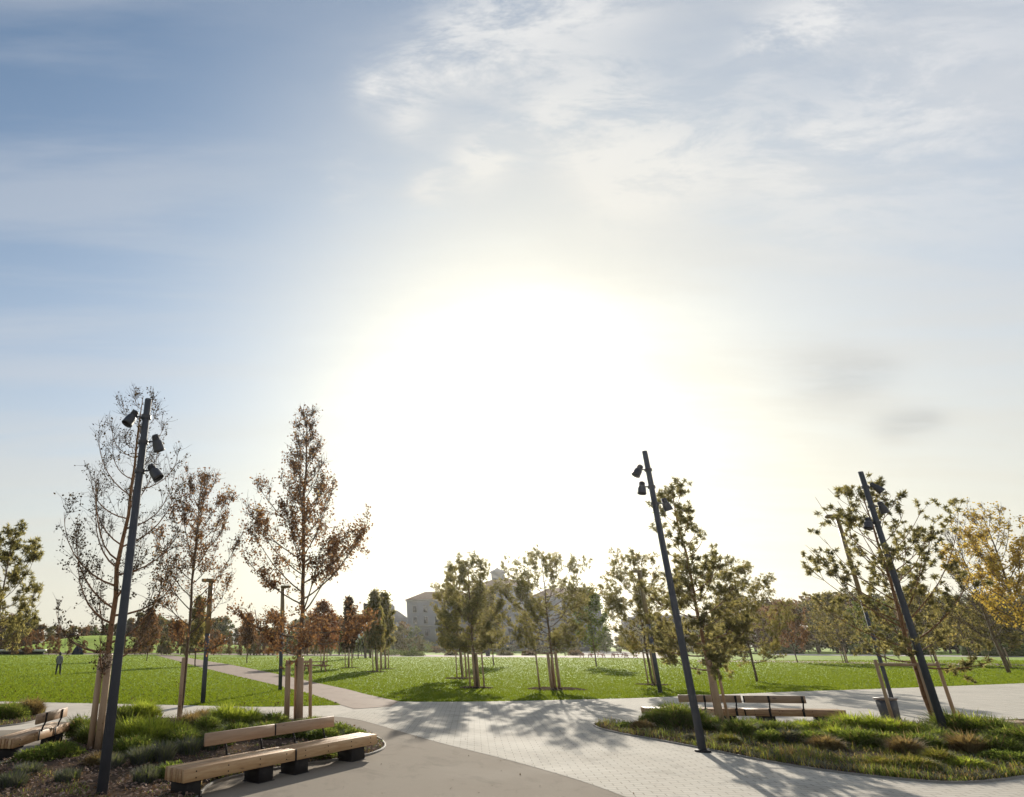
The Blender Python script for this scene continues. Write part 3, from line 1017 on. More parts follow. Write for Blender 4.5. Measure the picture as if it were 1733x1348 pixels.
# far trees: a few prototypes and copies
def far_proto(name, mat, seed, n=2300, sz=.55, low=.12, shape=1.0):
    rng = np.random.default_rng(seed)
    root = thing(name, (0, 0, 0))
    t, c = MB(), MB()
    make_tree(t, MB(), rng, height=8.5, cb=1.2, R=2.4, prof=bell, n_limb=12, e0=30, curl=30, r0=.2, n_tw=1, n_sub=0)
    k = 34
    cz = rng.uniform(low, .93, k)
    rad = 3.3 * np.sqrt(np.maximum(.05, 1 - ((cz - .42) / .60) ** 2)) * rng.uniform(.2, .95, k) * shape
    az = rng.uniform(0, 6.28, k)
    cen = np.stack([rad * np.cos(az), rad * np.sin(az), cz * 10], 1)
    cr = rng.uniform(.55, 1.25, k)
    pick = rng.integers(0, k, n)
    d = rng.normal(size=(n, 3))
    d /= np.linalg.norm(d, axis=1)[:, None]
    pos = cen[pick] + d * cr[pick][:, None] * rng.uniform(.35, 1.05, (n, 1)) * np.array([1, 1, .85])
    pos[:, 2] = np.maximum(pos[:, 2], .15)
    c.diamonds(pos, sz, sz * .75, rng)
    t.build('trunk', M['bark'], root, smooth=True)
    c.build('crown', M[mat], root)
    return root


protos = [far_proto('park_tree', 'lf_far1', 201), far_proto('park_tree', 'lf_far2', 202), far_proto('park_tree', 'lf_far3', 203), far_proto('park_tree', 'lf_far4', 204, 1700), far_proto('park_tree', 'lf_far1', 205, 2600, .45, .1, .8)]
kinds = ['olive', 'brown', 'green', 'reddish brown', 'dense olive']
sky_u = [-120, 0, 50, 75, 150, 200, 230, 300, 390, 405, 470, 520, 560, 640, 700, 725, 760, 1000, 1035, 1080, 1150, 1200, 1270, 1310, 1330, 1360, 1400, 1450, 1500, 1560, 1620, 1700, 1800, 2000]
sky_v = [v_ - (7 if i_ < 15 or i_ > 21 else 0) for i_, v_ in enumerate([1040, 1044, 1045, 1064, 1060, 1058, 1042, 1052, 1050, 1068, 1060, 1048, 1046, 1048, 1056, 1080, 1090, 1088, 1060, 1056, 1046, 1040, 1015, 1012, 1024, 1006, 1012, 1005, 1010, 1008, 1014, 1010, 1004, 1000])]
rt = random.Random(8)
first = [True] * 5
uu = -110.0
row = 0


def zone(u):
    if u < 240: return 'behind the left lawn, left of the green mound'
    if u < 460: return 'behind the green mound and the left lawn'
    if u < 740: return 'left of the pale palace'
    if u < 1100: return 'low in front of the pale palace'
    if u < 1340: return 'right of the middle lamp post, beyond the lawn'
    if u < 1620: return 'behind the pines of the right bed'
    return 'behind the golden tree at the right edge'


def far_tree(u, v, Yd, k):
    k_ = (u - CU) / pdir(u, 1085)[1]
    x = k_ * Yd
    z0 = 0.0
    if -90 < x < -20 and 185 < Yd < 240:
        z0 = 5.0 * math.exp(-((Yd - 212) / 20) ** 2) * .8
    h = max(2.0, AT(u, v, Yd)[2] - z0)
    w = max(h * rt.uniform(.9, 1.35), 6.0) if Yd > 175 else h * rt.uniform(.55, .95)
    lab = f'{kinds[k]} tree in the far belt {zone(u)}'
    grp = f'far {kinds[k]} trees {zone(u)}'
    sca = (w / 10, w / 10, h / 10)
    if first[k]:
        first[k] = False
        o = protos[k]
        o.location = (x, Yd, z0)
        o.scale = sca
        o['label'], o['category'], o['group'] = lab, 'tree', grp
    else:
        copy_thing(protos[k], (x, Yd, z0), rt.uniform(0, 6.28), sca, lab, grp)


while uu < 1950:
    for Yd, dv in ((246, 0), (236, 3), (160, 22), (150, 30)) if uu < 660 else ((225, 0), (182, 14)):
        v = float(np.interp(uu, sky_u, sky_v)) + rt.uniform(-4, 7) + dv
        if 735 < uu < 1020:
            v = 1088 + rt.uniform(-3, 3)
        if uu < 480:
            k = rt.choice([0, 1, 4, 3, 2, 4])
            if Yd < 200:
                k = rt.choice([1, 3, 3, 0])
                if (60 < uu < 200 and rt.random() < .6) or rt.random() < .2:
                    continue
                v = min(v, rt.uniform(1066, 1090))
        elif uu < 740:
            k = rt.choice([0, 2, 4, 1])
        elif uu < 1250:
            k = rt.choice([0, 2, 4])
        else:
            k = rt.choice([0, 1, 0, 1, 4, 2, 3])
        far_tree(uu + rt.uniform(-8, 8), v, Yd + rt.uniform(-8, 8), k)
    uu += 27 if uu > 640 else 19


def shrub(loc, r, h, mat, seed, label, n=900, leaf=.12, name='shrub', group=None):
    rng = np.random.default_rng(seed)
    mb = MB()
    d = rng.normal(size=(n, 3))
    d /= np.linalg.norm(d, axis=1)[:, None]
    d[:, 2] = abs(d[:, 2])
    lump = 1 + .18 * np.sin(d[:, 0] * 5 + seed) * np.cos(d[:, 1] * 6)
    pos = d * np.array([r, r, h]) * (rng.uniform(.55, 1, (n, 1)) * lump[:, None])
    mb.diamonds(pos, leaf, leaf * .6, rng, 0)
    for _ in range(10):
        a = rng.uniform(0, 6.28)
        mb.tube([(0, 0, 0), (r * .3 * math.cos(a), r * .3 * math.sin(a), h * .4), (r * .55 * math.cos(a), r * .55 * math.sin(a), h * .7)], [.02, .012, .005], 4, mi=1)
    o = mb.build(name, [M[mat], M['twig']])
    o.location = (loc[0], loc[1], .04)
    return tag(o, label, 'shrub', group)


# mid-distance bushes at the far edge of the lawn
far_sh = [(690, 1103, 5, 4.6, 'lf_green', 'large dark green bush below the left end of the palace'), (720, 1104, 4, 3.2, 'lf_green', 'smaller green bush right of the large one below the palace end'),
          (668, 1103, 4, 3.6, 'lf_far1', 'olive bush below the low grey roof'), (700, 1110, 2.4, 1.2, 'lf_far3', 'flat low shrub at the lawn edge left of the tree pair'),
          (672, 1109, 4.0, 1.1, 'lf_far3', 'long low shrub at the lawn edge by the saplings'), (855, 1109, 1.8, 1.0, 'lf_far1', 'small round shrub between the trees on the lawn'),
          (895, 1109, 1.6, .9, 'lf_far2', 'purplish small shrub left of the broad middle tree'), (975, 1109, 1.8, 1.0, 'lf_far2', 'brownish small shrub right of the broad middle tree'),
          (765, 1109, 1.5, .8, 'lf_far1', 'small shrub at the lawn edge behind the tree pair'), (480, 1106, 5, 1.4, 'lf_far2', 'wide brown shrub behind the play posts'),
          (400, 1106, 5, 1.6, 'lf_far3', 'wide dark green shrub at the foot of the mound'), (350, 1105, 4, 1.8, 'lf_far3', 'dark shrub beyond the diagonal path'),
          (530, 1106, 4, 1.6, 'lf_far4', 'reddish shrub behind the rust red tree'), (225, 1106, 4, 1.7, 'lf_far4', 'reddish shrub at the far end of the diagonal path'), (180, 1105, 3, 1.9, 'lf_far3', 'green shrub right of the dark dome'),
          (60, 1102, 5, 2.0, 'lf_far1', 'olive shrub behind the low pale wall'),
          (270, 1104, 4, 2.4, 'lf_far2', 'brown shrub left of the diagonal path end'), (312, 1104, 4, 2.2, 'lf_far3', 'green shrub right of the diagonal path end'), (375, 1105, 4, 2.0, 'lf_far2', 'brownish shrub at the foot of the mound'),
          (440, 1105, 4.5, 1.9, 'lf_far2', 'brown shrub between the play posts'), (505, 1105, 4.5, 2.2, 'lf_far1', 'olive shrub right of the play posts'), (560, 1105, 4.5, 2.6, 'lf_far1', 'olive shrub behind the rust red tree, right side'),
          (588, 1105, 3.5, 2.4, 'lf_far3', 'green shrub below the slide'), (640, 1105, 5, 3.4, 'lf_far3', 'tall green shrub right of the slide tower')]
for i, (u, v, r, h, mt, lab) in enumerate(far_sh):
    b = G(u, v)
    shrub(b, r, h, mt, 300 + i, lab, 1300, .3)


def hedge(u0, u1, v, h, label):
    a, b2 = G(u0, v), G(u1, v)
    L = np.linalg.norm(b2 - a)
    rng = np.random.default_rng(int(u0))
    mb = MB()
    mb.box((L / 2, .9, h / 2 - .05), (L - .2, 1.5, h - .2))
    n = int(L * 130)
    pos = np.stack([rng.uniform(0, L, n), rng.uniform(0, 1.8, n), rng.uniform(.05, h, n)], 1)
    face = rng.integers(0, 3, n)
    pos[face == 0, 1] = rng.normal(0, .06, (face == 0).sum())
    pos[face == 1, 2] = h + rng.normal(0, .06, (face == 1).sum())
    mb.diamonds(pos, .28, .2, rng)
    o = mb.build('hedge', M['lf_far3'])
    o.location = a
    o.rotation_euler = (0, 0, math.atan2(b2[1] - a[1], b2[0] - a[0]))
    tag(o, label, 'hedge', 'clipped hedge blocks along the right side')


hedge(1318, 1362, 1106.5, 2.2, 'clipped dark hedge block farthest left of the row, beyond the right lawn')
hedge(1448, 1476, 1107.5, 2.1, 'short clipped hedge block left of the bare stakes in the right bed')
hedge(1530, 1580, 1108.5, 2.2, 'clipped hedge block behind the wide pine of the right bed')
hedge(1640, 1668, 1110, 2.2, 'clipped hedge block directly left of the row of trunks at the right')
hedge(1676, 1800, 1111, 2.3, 'long clipped hedge block at the right edge behind pale trunks')


# ------------------------------------------------------------------ buildings
def palace():
    A = AT(691, 1090, 262)
    B = AT(1026, 1090, 236)
    d = (B - A)[:2]
    L = float(np.linalg.norm(d))
    rz = math.atan2(d[1], d[0])
    root = thing('palace', (A[0], A[1], 0), rz, 'long pale historic palace with square roof lantern, half hidden behind trees', 'building')
    D = 16
    cx0, cx1 = L * .385, L * .66                  # projecting centre
    mb = MB()
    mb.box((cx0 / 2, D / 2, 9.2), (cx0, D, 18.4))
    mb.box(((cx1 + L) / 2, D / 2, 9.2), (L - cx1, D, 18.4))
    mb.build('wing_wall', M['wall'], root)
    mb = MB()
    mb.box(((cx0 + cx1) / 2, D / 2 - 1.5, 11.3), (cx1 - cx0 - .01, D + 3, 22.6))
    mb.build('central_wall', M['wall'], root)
    mb = MB()

    def hip(x0, x1, y0, y1, z, h, over=.7, endw=6):
        v = [(x0 - over, y0 - over, z), (x1 + over, y0 - over, z), (x1 + over, y1 + over, z), (x0 - over, y1 + over, z),
             (x0 + endw, (y0 + y1) / 2, z + h), (x1 - endw, (y0 + y1) / 2, z + h)]
        mb.add(v, [(0, 1, 5, 4), (2, 3, 4, 5)])
        mb.f.append(np.array([(mb.nv - 6 + 1, mb.nv - 6 + 2, mb.nv - 6 + 5), (mb.nv - 6 + 3, mb.nv - 6 + 0, mb.nv - 6 + 4)]))
        mb.mi.append(np.zeros(2, int))
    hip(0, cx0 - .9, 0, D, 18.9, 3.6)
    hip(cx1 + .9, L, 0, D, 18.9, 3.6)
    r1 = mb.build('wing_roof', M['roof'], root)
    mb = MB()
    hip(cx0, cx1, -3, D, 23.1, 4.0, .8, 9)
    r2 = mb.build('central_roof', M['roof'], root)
    mb = MB()
    c = (cx0 + cx1) / 2 - 1.5
    mb.box((c, D / 2 - 1.5, 26.6), (4.6, 4.6, 4.0))
    mb.box((c, D / 2 - 1.5, 28.75), (5.3, 5.3, .35))
    mb.lathe([(3.3, 28.93), (2.7, 29.5), (1.5, 30.0), (.5, 30.4), (.05, 31.0)], (c, D / 2 - 1.5, 0), 12)
    mb.build('lantern', M['stone'], r2)
    for x in (cx0 * .45, cx1 + (L - cx1) * .5):
        mb = MB()
        mb.box((x, D / 2 + 2, 22), (1.4, 1.2, 3.0))
        mb.build('chimney', M['stone'], r1)
    mb = MB()
    for (x0, x1, y, z) in ((-.3, cx0 - .3, -.25, 18.65), (cx1 + .3, L + .3, -.25, 18.65), (0, cx0 - .3, -.14, 9.0), (cx1 + .3, L, -.14, 9.0)):
        mb.box(((x0 + x1) / 2, y + .1, z), (x1 - x0, .7, .5))
    mb.box(((cx0 + cx1) / 2, -3.2, 22.85), (cx1 - cx0 + 1, .8, .5))
    mb.box(((cx0 + cx1) / 2, -3.1, 9.1), (cx1 - cx0 + .2, .5, .4))
    mb.build('cornice', M['stone'], root)
    rows = [2.6, 6.6, 11.2, 15.4]

    def windows(x0, x1, y, rws, sp):
        n = int((x1 - x0) / sp)
        for i in range(n):
            x = x0 + (i + .5) * (x1 - x0) / n
            for z in rws:
                mb = MB()
                mb.box((x, y - .03, z), (1.35, .12, 2.3))
                w = mb.build('window', M['win'], root)
                f = MB()
                f.box((x, y - .10, z + 1.26), (1.8, .3, .22))
                f.box((x, y - .10, z - 1.26), (1.7, .3, .16))
                for sx in (-1, 1):
                    f.box((x + sx * .76, y - .08, z), (.16, .24, 2.3))
                f.build('frame', M['stone'], w)
    windows(1.0, cx0 - .5, 0, rows, 4.2)
    windows(cx0 + 1, cx1 - 1, -3, rows + [19.6], 4.2)
    windows(cx1 + .5, L - 1, 0, rows, 4.2)


palace()


def low_house(name, u0, u1, Yd, vt, roofh, label, wallm='wall', roofm='roofg', chim=True, D=14):
    a, b2 = AT(u0, 1090, Yd), AT(u1, 1090, Yd)
    L = b2[0] - a[0]
    z = AT(u0, vt, Yd)[2]
    root = thing(name, (a[0], Yd, 0), 0, label, 'building')
    mb = MB()
    mb.box((L / 2, D / 2, z / 2), (L, D, z))
    mb.build('wall', M[wallm], root)
    mb = MB()
    mb.add([(-.5, -.5, z), (L + .5, -.5, z), (L + .5, D + .5, z), (-.5, D + .5, z), (4, D / 2, z + roofh), (L - 4, D / 2, z + roofh)], [(0, 1, 5, 4), (2, 3, 4, 5)])
    mb.f.append(np.array([(1, 2, 5), (3, 0, 4)])); mb.mi.append(np.zeros(2, int))
    r = mb.build('roof', M[roofm], root)
    if chim:
        mb = MB()
        mb.box((L * .55, D / 2, z + roofh + .6), (2.0, 1.6, 2.6))
        mb.lathe([(.9, z + roofh + 1.9), (.5, z + roofh + 2.4), (.05, z + roofh + 3.0)], (L * .55, D / 2, 0), 8)
        mb.build('chimney', M[wallm], r)
    n = int(L / 5)
    for i in range(n):
        for zz in np.arange(2.5, z - 2, 4.2):
            mb = MB()
            mb.box(((i + .5) * L / n, -.03, zz), (1.6, .12, 1.9))
            mb.build('window', M['win'], root)


low_house('town_house', 640, 692, 300, 1047, 4.0, 'lower grey roofed building with a small chimney left of the palace')
low_house('hall_building', 1085, 1215, 250, 1045, 1.2, 'long low grey hall behind the trees right of the palace', 'roofg', 'roofg', False)


# ------------------------------------------------------------------ lamp posts
def spot_post(base, height, spots, label):
    root = thing('lamp_post', (base[0], base[1], 0), 0, label, 'lamp post', 'slate posts with clamped spotlights')
    mb = MB()
    mb.tube([(0, 0, 0), (0, 0, height * .5), (0, 0, height - .01), (0, 0, height)], [.088, .076, .066, .060], 16)
    mb.build('post', M['post'], root, smooth=True)
    mb = MB()
    mb.lathe([(.17, 0), (.17, .03), (.12, .045), (.09, .05)], (0, 0, .012), 16)
    mb.build('base_plate', M['iron'], root)
    for (z, side, tilt, yaw) in spots:
        # side: -1 left / +1 right seen from the plaza; tilt: degrees off vertical
        arm = MB()
        tilt, yaw = -tilt, yaw
        o = np.array([side * .27, -.03, z])
        arm.tube([(0, 0, z), (side * .14, -.01, z + .01), tuple(o)], [.018, .018, .018], 8)
        arm.lathe([(.098, -.035), (.098, .035)], (0, 0, z), 16)
        arm.box((o[0], o[1], o[2]), (.05, .10, .05))
        ar = arm.build('bracket', M['lamp'], root)
        S = 1.02
        a = math.radians(tilt)
        Rm = Matrix.Rotation(math.radians(yaw), 3, 'Z') @ Matrix.Rotation(a, 3, 'Y') @ Matrix.Rotation(math.pi, 3, 'X')
        Rm = np.array(Rm) * S
        # barrel along +z of its own frame, flipped so it points downwards
        hd = MB()
        hd.lathe([(.002, -.14), (.05, -.14), (.062, -.12), (.064, -.04), (.07, -.02), (.088, .0), (.098, .05), (.104, .16), (.108, .17), (.108, .19), (.098, .19), (.094, .13)], tuple(o), 20, R=Rm)
        for q in range(4):
            zq = -.115 + q * .022
            hd.lathe([(.064, zq), (.073, zq + .003), (.073, zq + .009), (.064, zq + .012)], tuple(o), 20, R=Rm)
        h = hd.build('spotlight', M['lamp'], root, smooth=False)
        gl = MB()
        gl.lathe([(.002, .125), (.094, .13)], tuple(o), 20, R=Rm)
        gl.build('lens', M['glass'], h)
    return root


b = G(171, 1354)
zA = lambda v: AT(0, v, b[1])[2]
spot_post(b, zA(675), [(zA(706), -1, -28, 40), (zA(748), 1, 22, 35), (zA(797), 1, 38, -10)], 'nearest lamp post with three spotlights, at the left in front of the tall bare tree')
b = G(1190, 1273)
zB = lambda v: AT(0, v, b[1])[2]
spot_post(b, zB(763), [(zB(795), -1, -35, 0), (zB(824), -1, -14, 20), (zB(852), 1, 18, 10)], 'middle lamp post on the edge of the right bed casting a long shadow')
bC = np.array([.8785 * 17.9, 17.9, 0])
zC = lambda v: AT(0, v, bC[1])[2]
spot_post(bC, zC(798), [(zC(824), 1, 40, -20), (zC(857), 1, 20, 20), (zC(884), -1, -22, 10)], 'far right lamp post rising from the right bed beside the wide pine')
kG = (1416 - CU) / pdir(1416, 873)[1]
bG = np.array([kG * 24.5, 24.5, 0])
bG_args = (bG, AT(1416, 873, 24.5)[2], -1, 'tall thin park light rising behind the litter bin', .55, .62)


def park_light(base, height, side, label, split=.55, k=1.0):
    root = thing('park_light', (base[0], base[1], 0), 0, label, 'park light', 'park lights along the lawn edge')
    mb = MB()
    mb.tube([(0, 0, 0), (0, 0, height * split)], [.10 * k, .10 * k], 16)
    mb.build('pole', M['post'], root, smooth=True)
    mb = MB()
    mb.tube([(0, 0, height * split), (0, 0, height - .1)], [.115 * k, .115 * k], 16)  # upper pole split off to carry the painted glare tint
    mb.build('upper_pole', M['glare_warm'], root, smooth=True)
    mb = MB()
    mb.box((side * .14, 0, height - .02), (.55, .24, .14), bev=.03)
    mb.build('head', M['glare_warm'], root)


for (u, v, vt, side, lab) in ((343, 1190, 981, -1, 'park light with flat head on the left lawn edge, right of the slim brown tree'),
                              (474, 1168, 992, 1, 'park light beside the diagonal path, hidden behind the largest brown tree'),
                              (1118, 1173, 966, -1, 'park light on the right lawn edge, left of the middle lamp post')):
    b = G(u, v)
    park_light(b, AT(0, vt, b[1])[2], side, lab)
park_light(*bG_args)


# ------------------------------------------------------------------ benches
def bench(loc, rz, label, L=5.38, modules=((0, 2.66), (2.70, 5.38)), backs=((.885, 2.66), (2.70, 4.55)), legs=((.10, .42), (1.75, 2.12), (2.72, 3.10), (4.50, 4.98)), bars=(1.4, 2.3, 3.25, 4.2), w=.49):
    root = thing('bench', (loc[0], loc[1], 0), rz, label, 'bench', 'long timber benches on dark blocks')
    npk = 7
    pw = w / npk
    for (a, c) in modules:
        mb = MB()
        for i in range(npk):
            mb.box(((a + c) / 2, (i + .5) * pw, .355), (c - a + (.012 if i % 2 else -.006), pw - .015, .19 - (.004 if i % 3 == 1 else 0)), bev=.004)
        st = mb.build('seat', M['bench'], root)
        sc_ = MB()
        for x in (a + .25, a + .95, c - .95, c - .25):
            for z in (.31, .40):
                for y in (-.001, w + .001):
                    sc_.tube([(x, y - .004, z), (x, y + .004, z)], .011, 8)
        sc_.build('bolt', M['iron'], st)
    if len(modules) == 2:
        mb = MB()
        mb.box(((modules[0][1] + modules[1][0]) / 2, w / 2, .352), (.022, w + .012, .18))
        mb.box(((modules[0][1] + modules[1][0]) / 2, w + .085, .735), (.022, .05, .20))
        mb.build('divider', M['iron'], root)
    lean = math.radians(12)
    for (a, c) in backs:
        mb = MB()
        R = rotx(-lean)
        mb.box(((a + c) / 2, w + .085, .735), (c - a, .045, .205), bev=.006, R=None)
        o = mb.build('backrest', M['bench_grey'], root)
    for x in bars:
        mb = MB()
        mb.box((x, w + .012, .36), (.06, .012, .20))
        mb.box((x, w + .035, .462), (.06, .06, .012))
        mb.tube([(x, w + .05, .45), (x, w + .075, .56), (x, w + .120, .65), (x, w + .120, .83)], .02, 6)
        mb.box((x, w + .117, .735), (.06, .012, .19))
        mb.build('back_support', M['iron'], root)
    for (a, c) in legs:
        mb = MB()
        mb.box(((a + c) / 2, w / 2, .13), (c - a, w * .78, .26), bev=.01)
        mb.box(((a + c) / 2, w / 2, .01), (c - a + .04, w * .84, .02))
        mb.build('leg', M['iron'], root)
    return root


bench((-2.34, 11.28), math.atan2(4.22, 3.34), 'nearest long timber bench with backrest in front of the left bed', bars=(1.4, 2.3, 3.25, 4.2))
bench((15.5 + .064, 20.8 + .485), math.radians(172.6), 'timber bench seen from behind beyond the right bed, near the litter bin', bars=(1.2, 2.15, 3.1, 4.0), modules=((0, 2.83), (2.87, 5.75)), backs=((1.1, 2.85), (2.93, 4.75)), legs=((.35, .75), (2.0, 2.4), (3.1, 3.5), (4.9, 5.3)), L=5.75)
bench((-7.19, 17.8), -math.pi / 2, 'sunlit pale timber bench at the left edge beside the left bed', L=3.0, modules=((0, 3.0),), backs=((.6, 2.3),), legs=((.25, .65), (2.4, 2.8)), bars=(.95, 1.85))
bench((17.45 + 5.4, 18.0), math.radians(178), 'timber bench at the right edge of which only one end shows behind the plants')


# ------------------------------------------------------------------ litter bins
def litter_bin(loc, label, s=1.0):
    root = thing('litter_bin', (loc[0], loc[1], 0), .2, label, 'litter bin')
    mb = MB()

    def frust(z0, z1, a0, a1, d0, d1):
        v = [(-a0, -d0, z0), (a0, -d0, z0), (a0, d0, z0), (-a0, d0, z0), (-a1, -d1, z1), (a1, -d1, z1), (a1, d1, z1), (-a1, d1, z1)]
        mb.add(np.array(v) * s, [(0, 3, 2, 1), (0, 1, 5, 4), (1, 2, 6, 5), (2, 3, 7, 6), (3, 0, 4, 7), (4, 5, 6, 7)])
    frust(.02, .74, .21, .25, .19, .22)
    mb.build('body', M['bin'], root)
    mb = MB()
    frust(.745, .80, .25, .29, .22, .25)
    frust(.802, .825, .295, .28, .255, .24)
    l = mb.build('lid', M['binlid'], root)
    mb = MB()
    mb.box((0, -.0, .828 * s), (.26 * s, .2 * s, .01))
    mb.build('opening', M['iron'], l)


b = G(1510, 1221)
litter_bin(b, 'grey litter bin with a flared brownish lid beyond the right bed', .84)
b = G(826, 1110)
litter_bin(b, 'dark litter bin at the far edge of the lawn in front of the palace', 1.6)


# ------------------------------------------------------------------ plants in the beds
def clump(loc, r, h, mats, seed, n, label, wd=.012, name='sedge_plant', cat='plant', group='sedge clumps in the beds', lean=(.5, 1.25), z=.07):
    rng = np.random.default_rng(seed)
    n = int(n * 1.2)
    wd *= 1.45
    mb = MB()
    a = rng.uniform(0, 6.28, n)
    rr = r * .55 * np.sqrt(rng.uniform(0, 1, n))
    base = np.stack([rr * np.cos(a), rr * np.sin(a), np.zeros(n)], 1)
    da = a + rng.normal(size=n) * .7
    dirs = np.stack([np.cos(da), np.sin(da)], 1)
    ln = h * rng.uniform(.5, 1.35, n) * (1.3 - .30 * rr / (r * .55))
    le = rng.uniform(lean[0], lean[1], n) * (.35 + .65 * rr / (r * .55))
    wds = wd * rng.uniform(.6, 1.4, n)
    if cat == 'plant':
        dm = rng.uniform(size=n) < .5
        ph = np.arccos(rng.uniform(.12, 1, n))
        q = .88 * (1 + .10 * np.sin(a * 5 + seed) * np.sin(ph * 4))
        base[dm] = (np.stack([r * q * np.sin(ph) * np.cos(a), r * q * np.sin(ph) * np.sin(a), h * q * .80 * np.cos(ph)], 1))[dm]
        ln[dm] = (h * rng.uniform(.22, .5, n))[dm]
        le[dm] = (.25 + .75 * np.sin(ph))[dm] * rng.uniform(.6, 1.3, dm.sum())
        if mats[0] == 'g_dark':
            k = int(n * .8)
            dd = rng.normal(size=(k, 3))
            dd /= np.linalg.norm(dd, axis=1)[:, None]
            dd[:, 2] = np.abs(dd[:, 2])
            qq = rng.uniform(.5, 1.02, (k, 1)) * (1 + .14 * np.sin(dd[:, :1] * 6 + seed) * np.cos(dd[:, 1:2] * 7))
            mb.diamonds(dd * np.array([r, r, h]) * qq, .055, .035, rng, 0, dd)
    idx = rng.uniform(size=n) < .12
    for mi, sel in ((0, ~idx), (1, idx)):
        if sel.any():
            mb.blades(base[sel], dirs[sel], ln[sel], wds[sel], le[sel], mi)
    o = mb.build(name, [M[m] for m in mats])
    o.location = (loc[0], loc[1], z)
    return tag(o, label, cat, group)


cl = [(240, 1222, .62, .50, 'g_bright', 'round green grass mound at the back of the left bed, by the nearest lamp post'),
      (205, 1226, .45, .42, 'g_dark', 'darker grass mound directly right of the nearest lamp post, at the back'),
      (252, 1266, .85, .55, 'g_bright', 'largest bright green grass mound in the middle of the left bed'),
      (215, 1262, .55, .50, 'g_bright', 'bright mound touching the left side of the largest mound'),
      (295, 1264, .55, .42, 'g_bright', 'yellowish mound touching the right side of the largest mound'),
      (385, 1232, .70, .52, 'g_bright', 'yellow green mound behind the left backrest board of the front bench'),
      (425, 1234, .50, .42, 'g_bright', 'small yellow green mound behind the front bench backrest'),
      (350, 1244, .45, .36, 'g_dark', 'small dark mound at the left end of the front bench backrest'),
      (465, 1236, .45, .36, 'g_dark', 'dark mound at the foot of the stakes behind the front bench'),
      (530, 1240, .45, .30, 'g_dark', 'low dark mound right of the stakes behind the front bench'),
      (575, 1250, .45, .26, 'g_dark', 'low dark mound near the right tip of the left bed'),
      (600, 1256, .35, .22, 'g_dark', 'lowest mound at the right tip of the left bed'),
      (133, 1252, .38, .45, 'g_dark', 'upright dark clump left of the stakes of the bare tree'),
      (150, 1262, .3, .35, 'g_dark', 'small dark clump at the stakes of the bare tree'),
      (95, 1285, .55, .24, 'g_dark', 'low dark green clump below the left bench'),
      (60, 1292, .45, .20, 'g_dark', 'flat green clump left of the low clump below the left bench'),
      (15, 1218, .6, .40, 'g_dark', 'green clump in the small bed behind the left bench'),
      (50, 1212, .5, .45, 'g_dry', 'brown purple clump in the small bed behind the left bench'),
      (322, 1240, .5, .42, 'g_dry', 'dry brown clump between the slim brown tree and the front bench'), (345, 1228, .4, .36, 'g_dry', 'dry brown tuft right of the slim brown tree'),
      (400, 1256, .5, .34, 'g_dark', 'dark clump under the left backrest board of the front bench'), (450, 1254, .5, .34, 'g_dark', 'dark clump under the middle of the front bench backrest'),
      (505, 1252, .5, .32, 'g_dark', 'dark clump under the right backrest board of the front bench'), (550, 1258, .45, .28, 'g_dark', 'dark clump behind the right seat end of the front bench'),
      (365, 1268, .45, .30, 'g_dark', 'dark clump close behind the seat of the front bench'), (310, 1272, .5, .36, 'g_dark', 'green clump between the largest mound and the front bench'),
      (170, 1300, .4, .2, 'g_dry', 'flat dry tuft left of the nearest lamp post'), (225, 1285, .5, .34, 'g_dark', 'dark clump in the shade in front of the largest mound'),
      (590, 1272, .35, .18, 'g_dark', 'flat green tuft behind the right bench block'), (540, 1285, .35, .16, 'g_dark', 'flat green tuft under the right half of the front bench'),
      (350, 1318, .4, .16, 'g_dark', 'flat green tuft under the left half of the front bench'), (290, 1322, .4, .2, 'g_dark', 'low tuft just left of the front bench block')]
for i, (u, v, r, h, mt, lab) in enumerate(cl):
    b = G(u, v)
    clump(b, r, h, (mt, 'g_yel' if mt == 'g_bright' else 'g_dry'), 500 + i, int(1900 * r / .6), lab, .013)
lav = [(238, 1300, .35, .26, 'grey lavender cushion in front of the largest mound'), (275, 1296, .35, .30, 'grey lavender cushion left of the front bench end'),
       (318, 1284, .35, .28, 'grey lavender cushion just behind the front bench seat'), (355, 1276, .3, .24, 'small lavender cushion behind the front bench seat'),
       (190, 1306, .35, .20, 'faded lavender cushion right of the nearest lamp post'), (45, 1318, .4, .16, 'low grey cushion in the left corner of the bed'),
       (112, 1330, .35, .16, 'low grey green cushion left of the nearest lamp post'), (245, 1332, .35, .2, 'grey green cushion below the end of the front bench'), (20, 1340, .35, .18, 'pale cushion in the bottom left corner')]
for i, (u, v, r, h, lab) in enumerate(lav):
    clump(G(u, v), r, h, ('g_lav', 'g_dark'), 560 + i, 700, lab, .009, 'lavender_plant', 'lavender plant', 'lavender cushions in the left bed', (.2, .8))

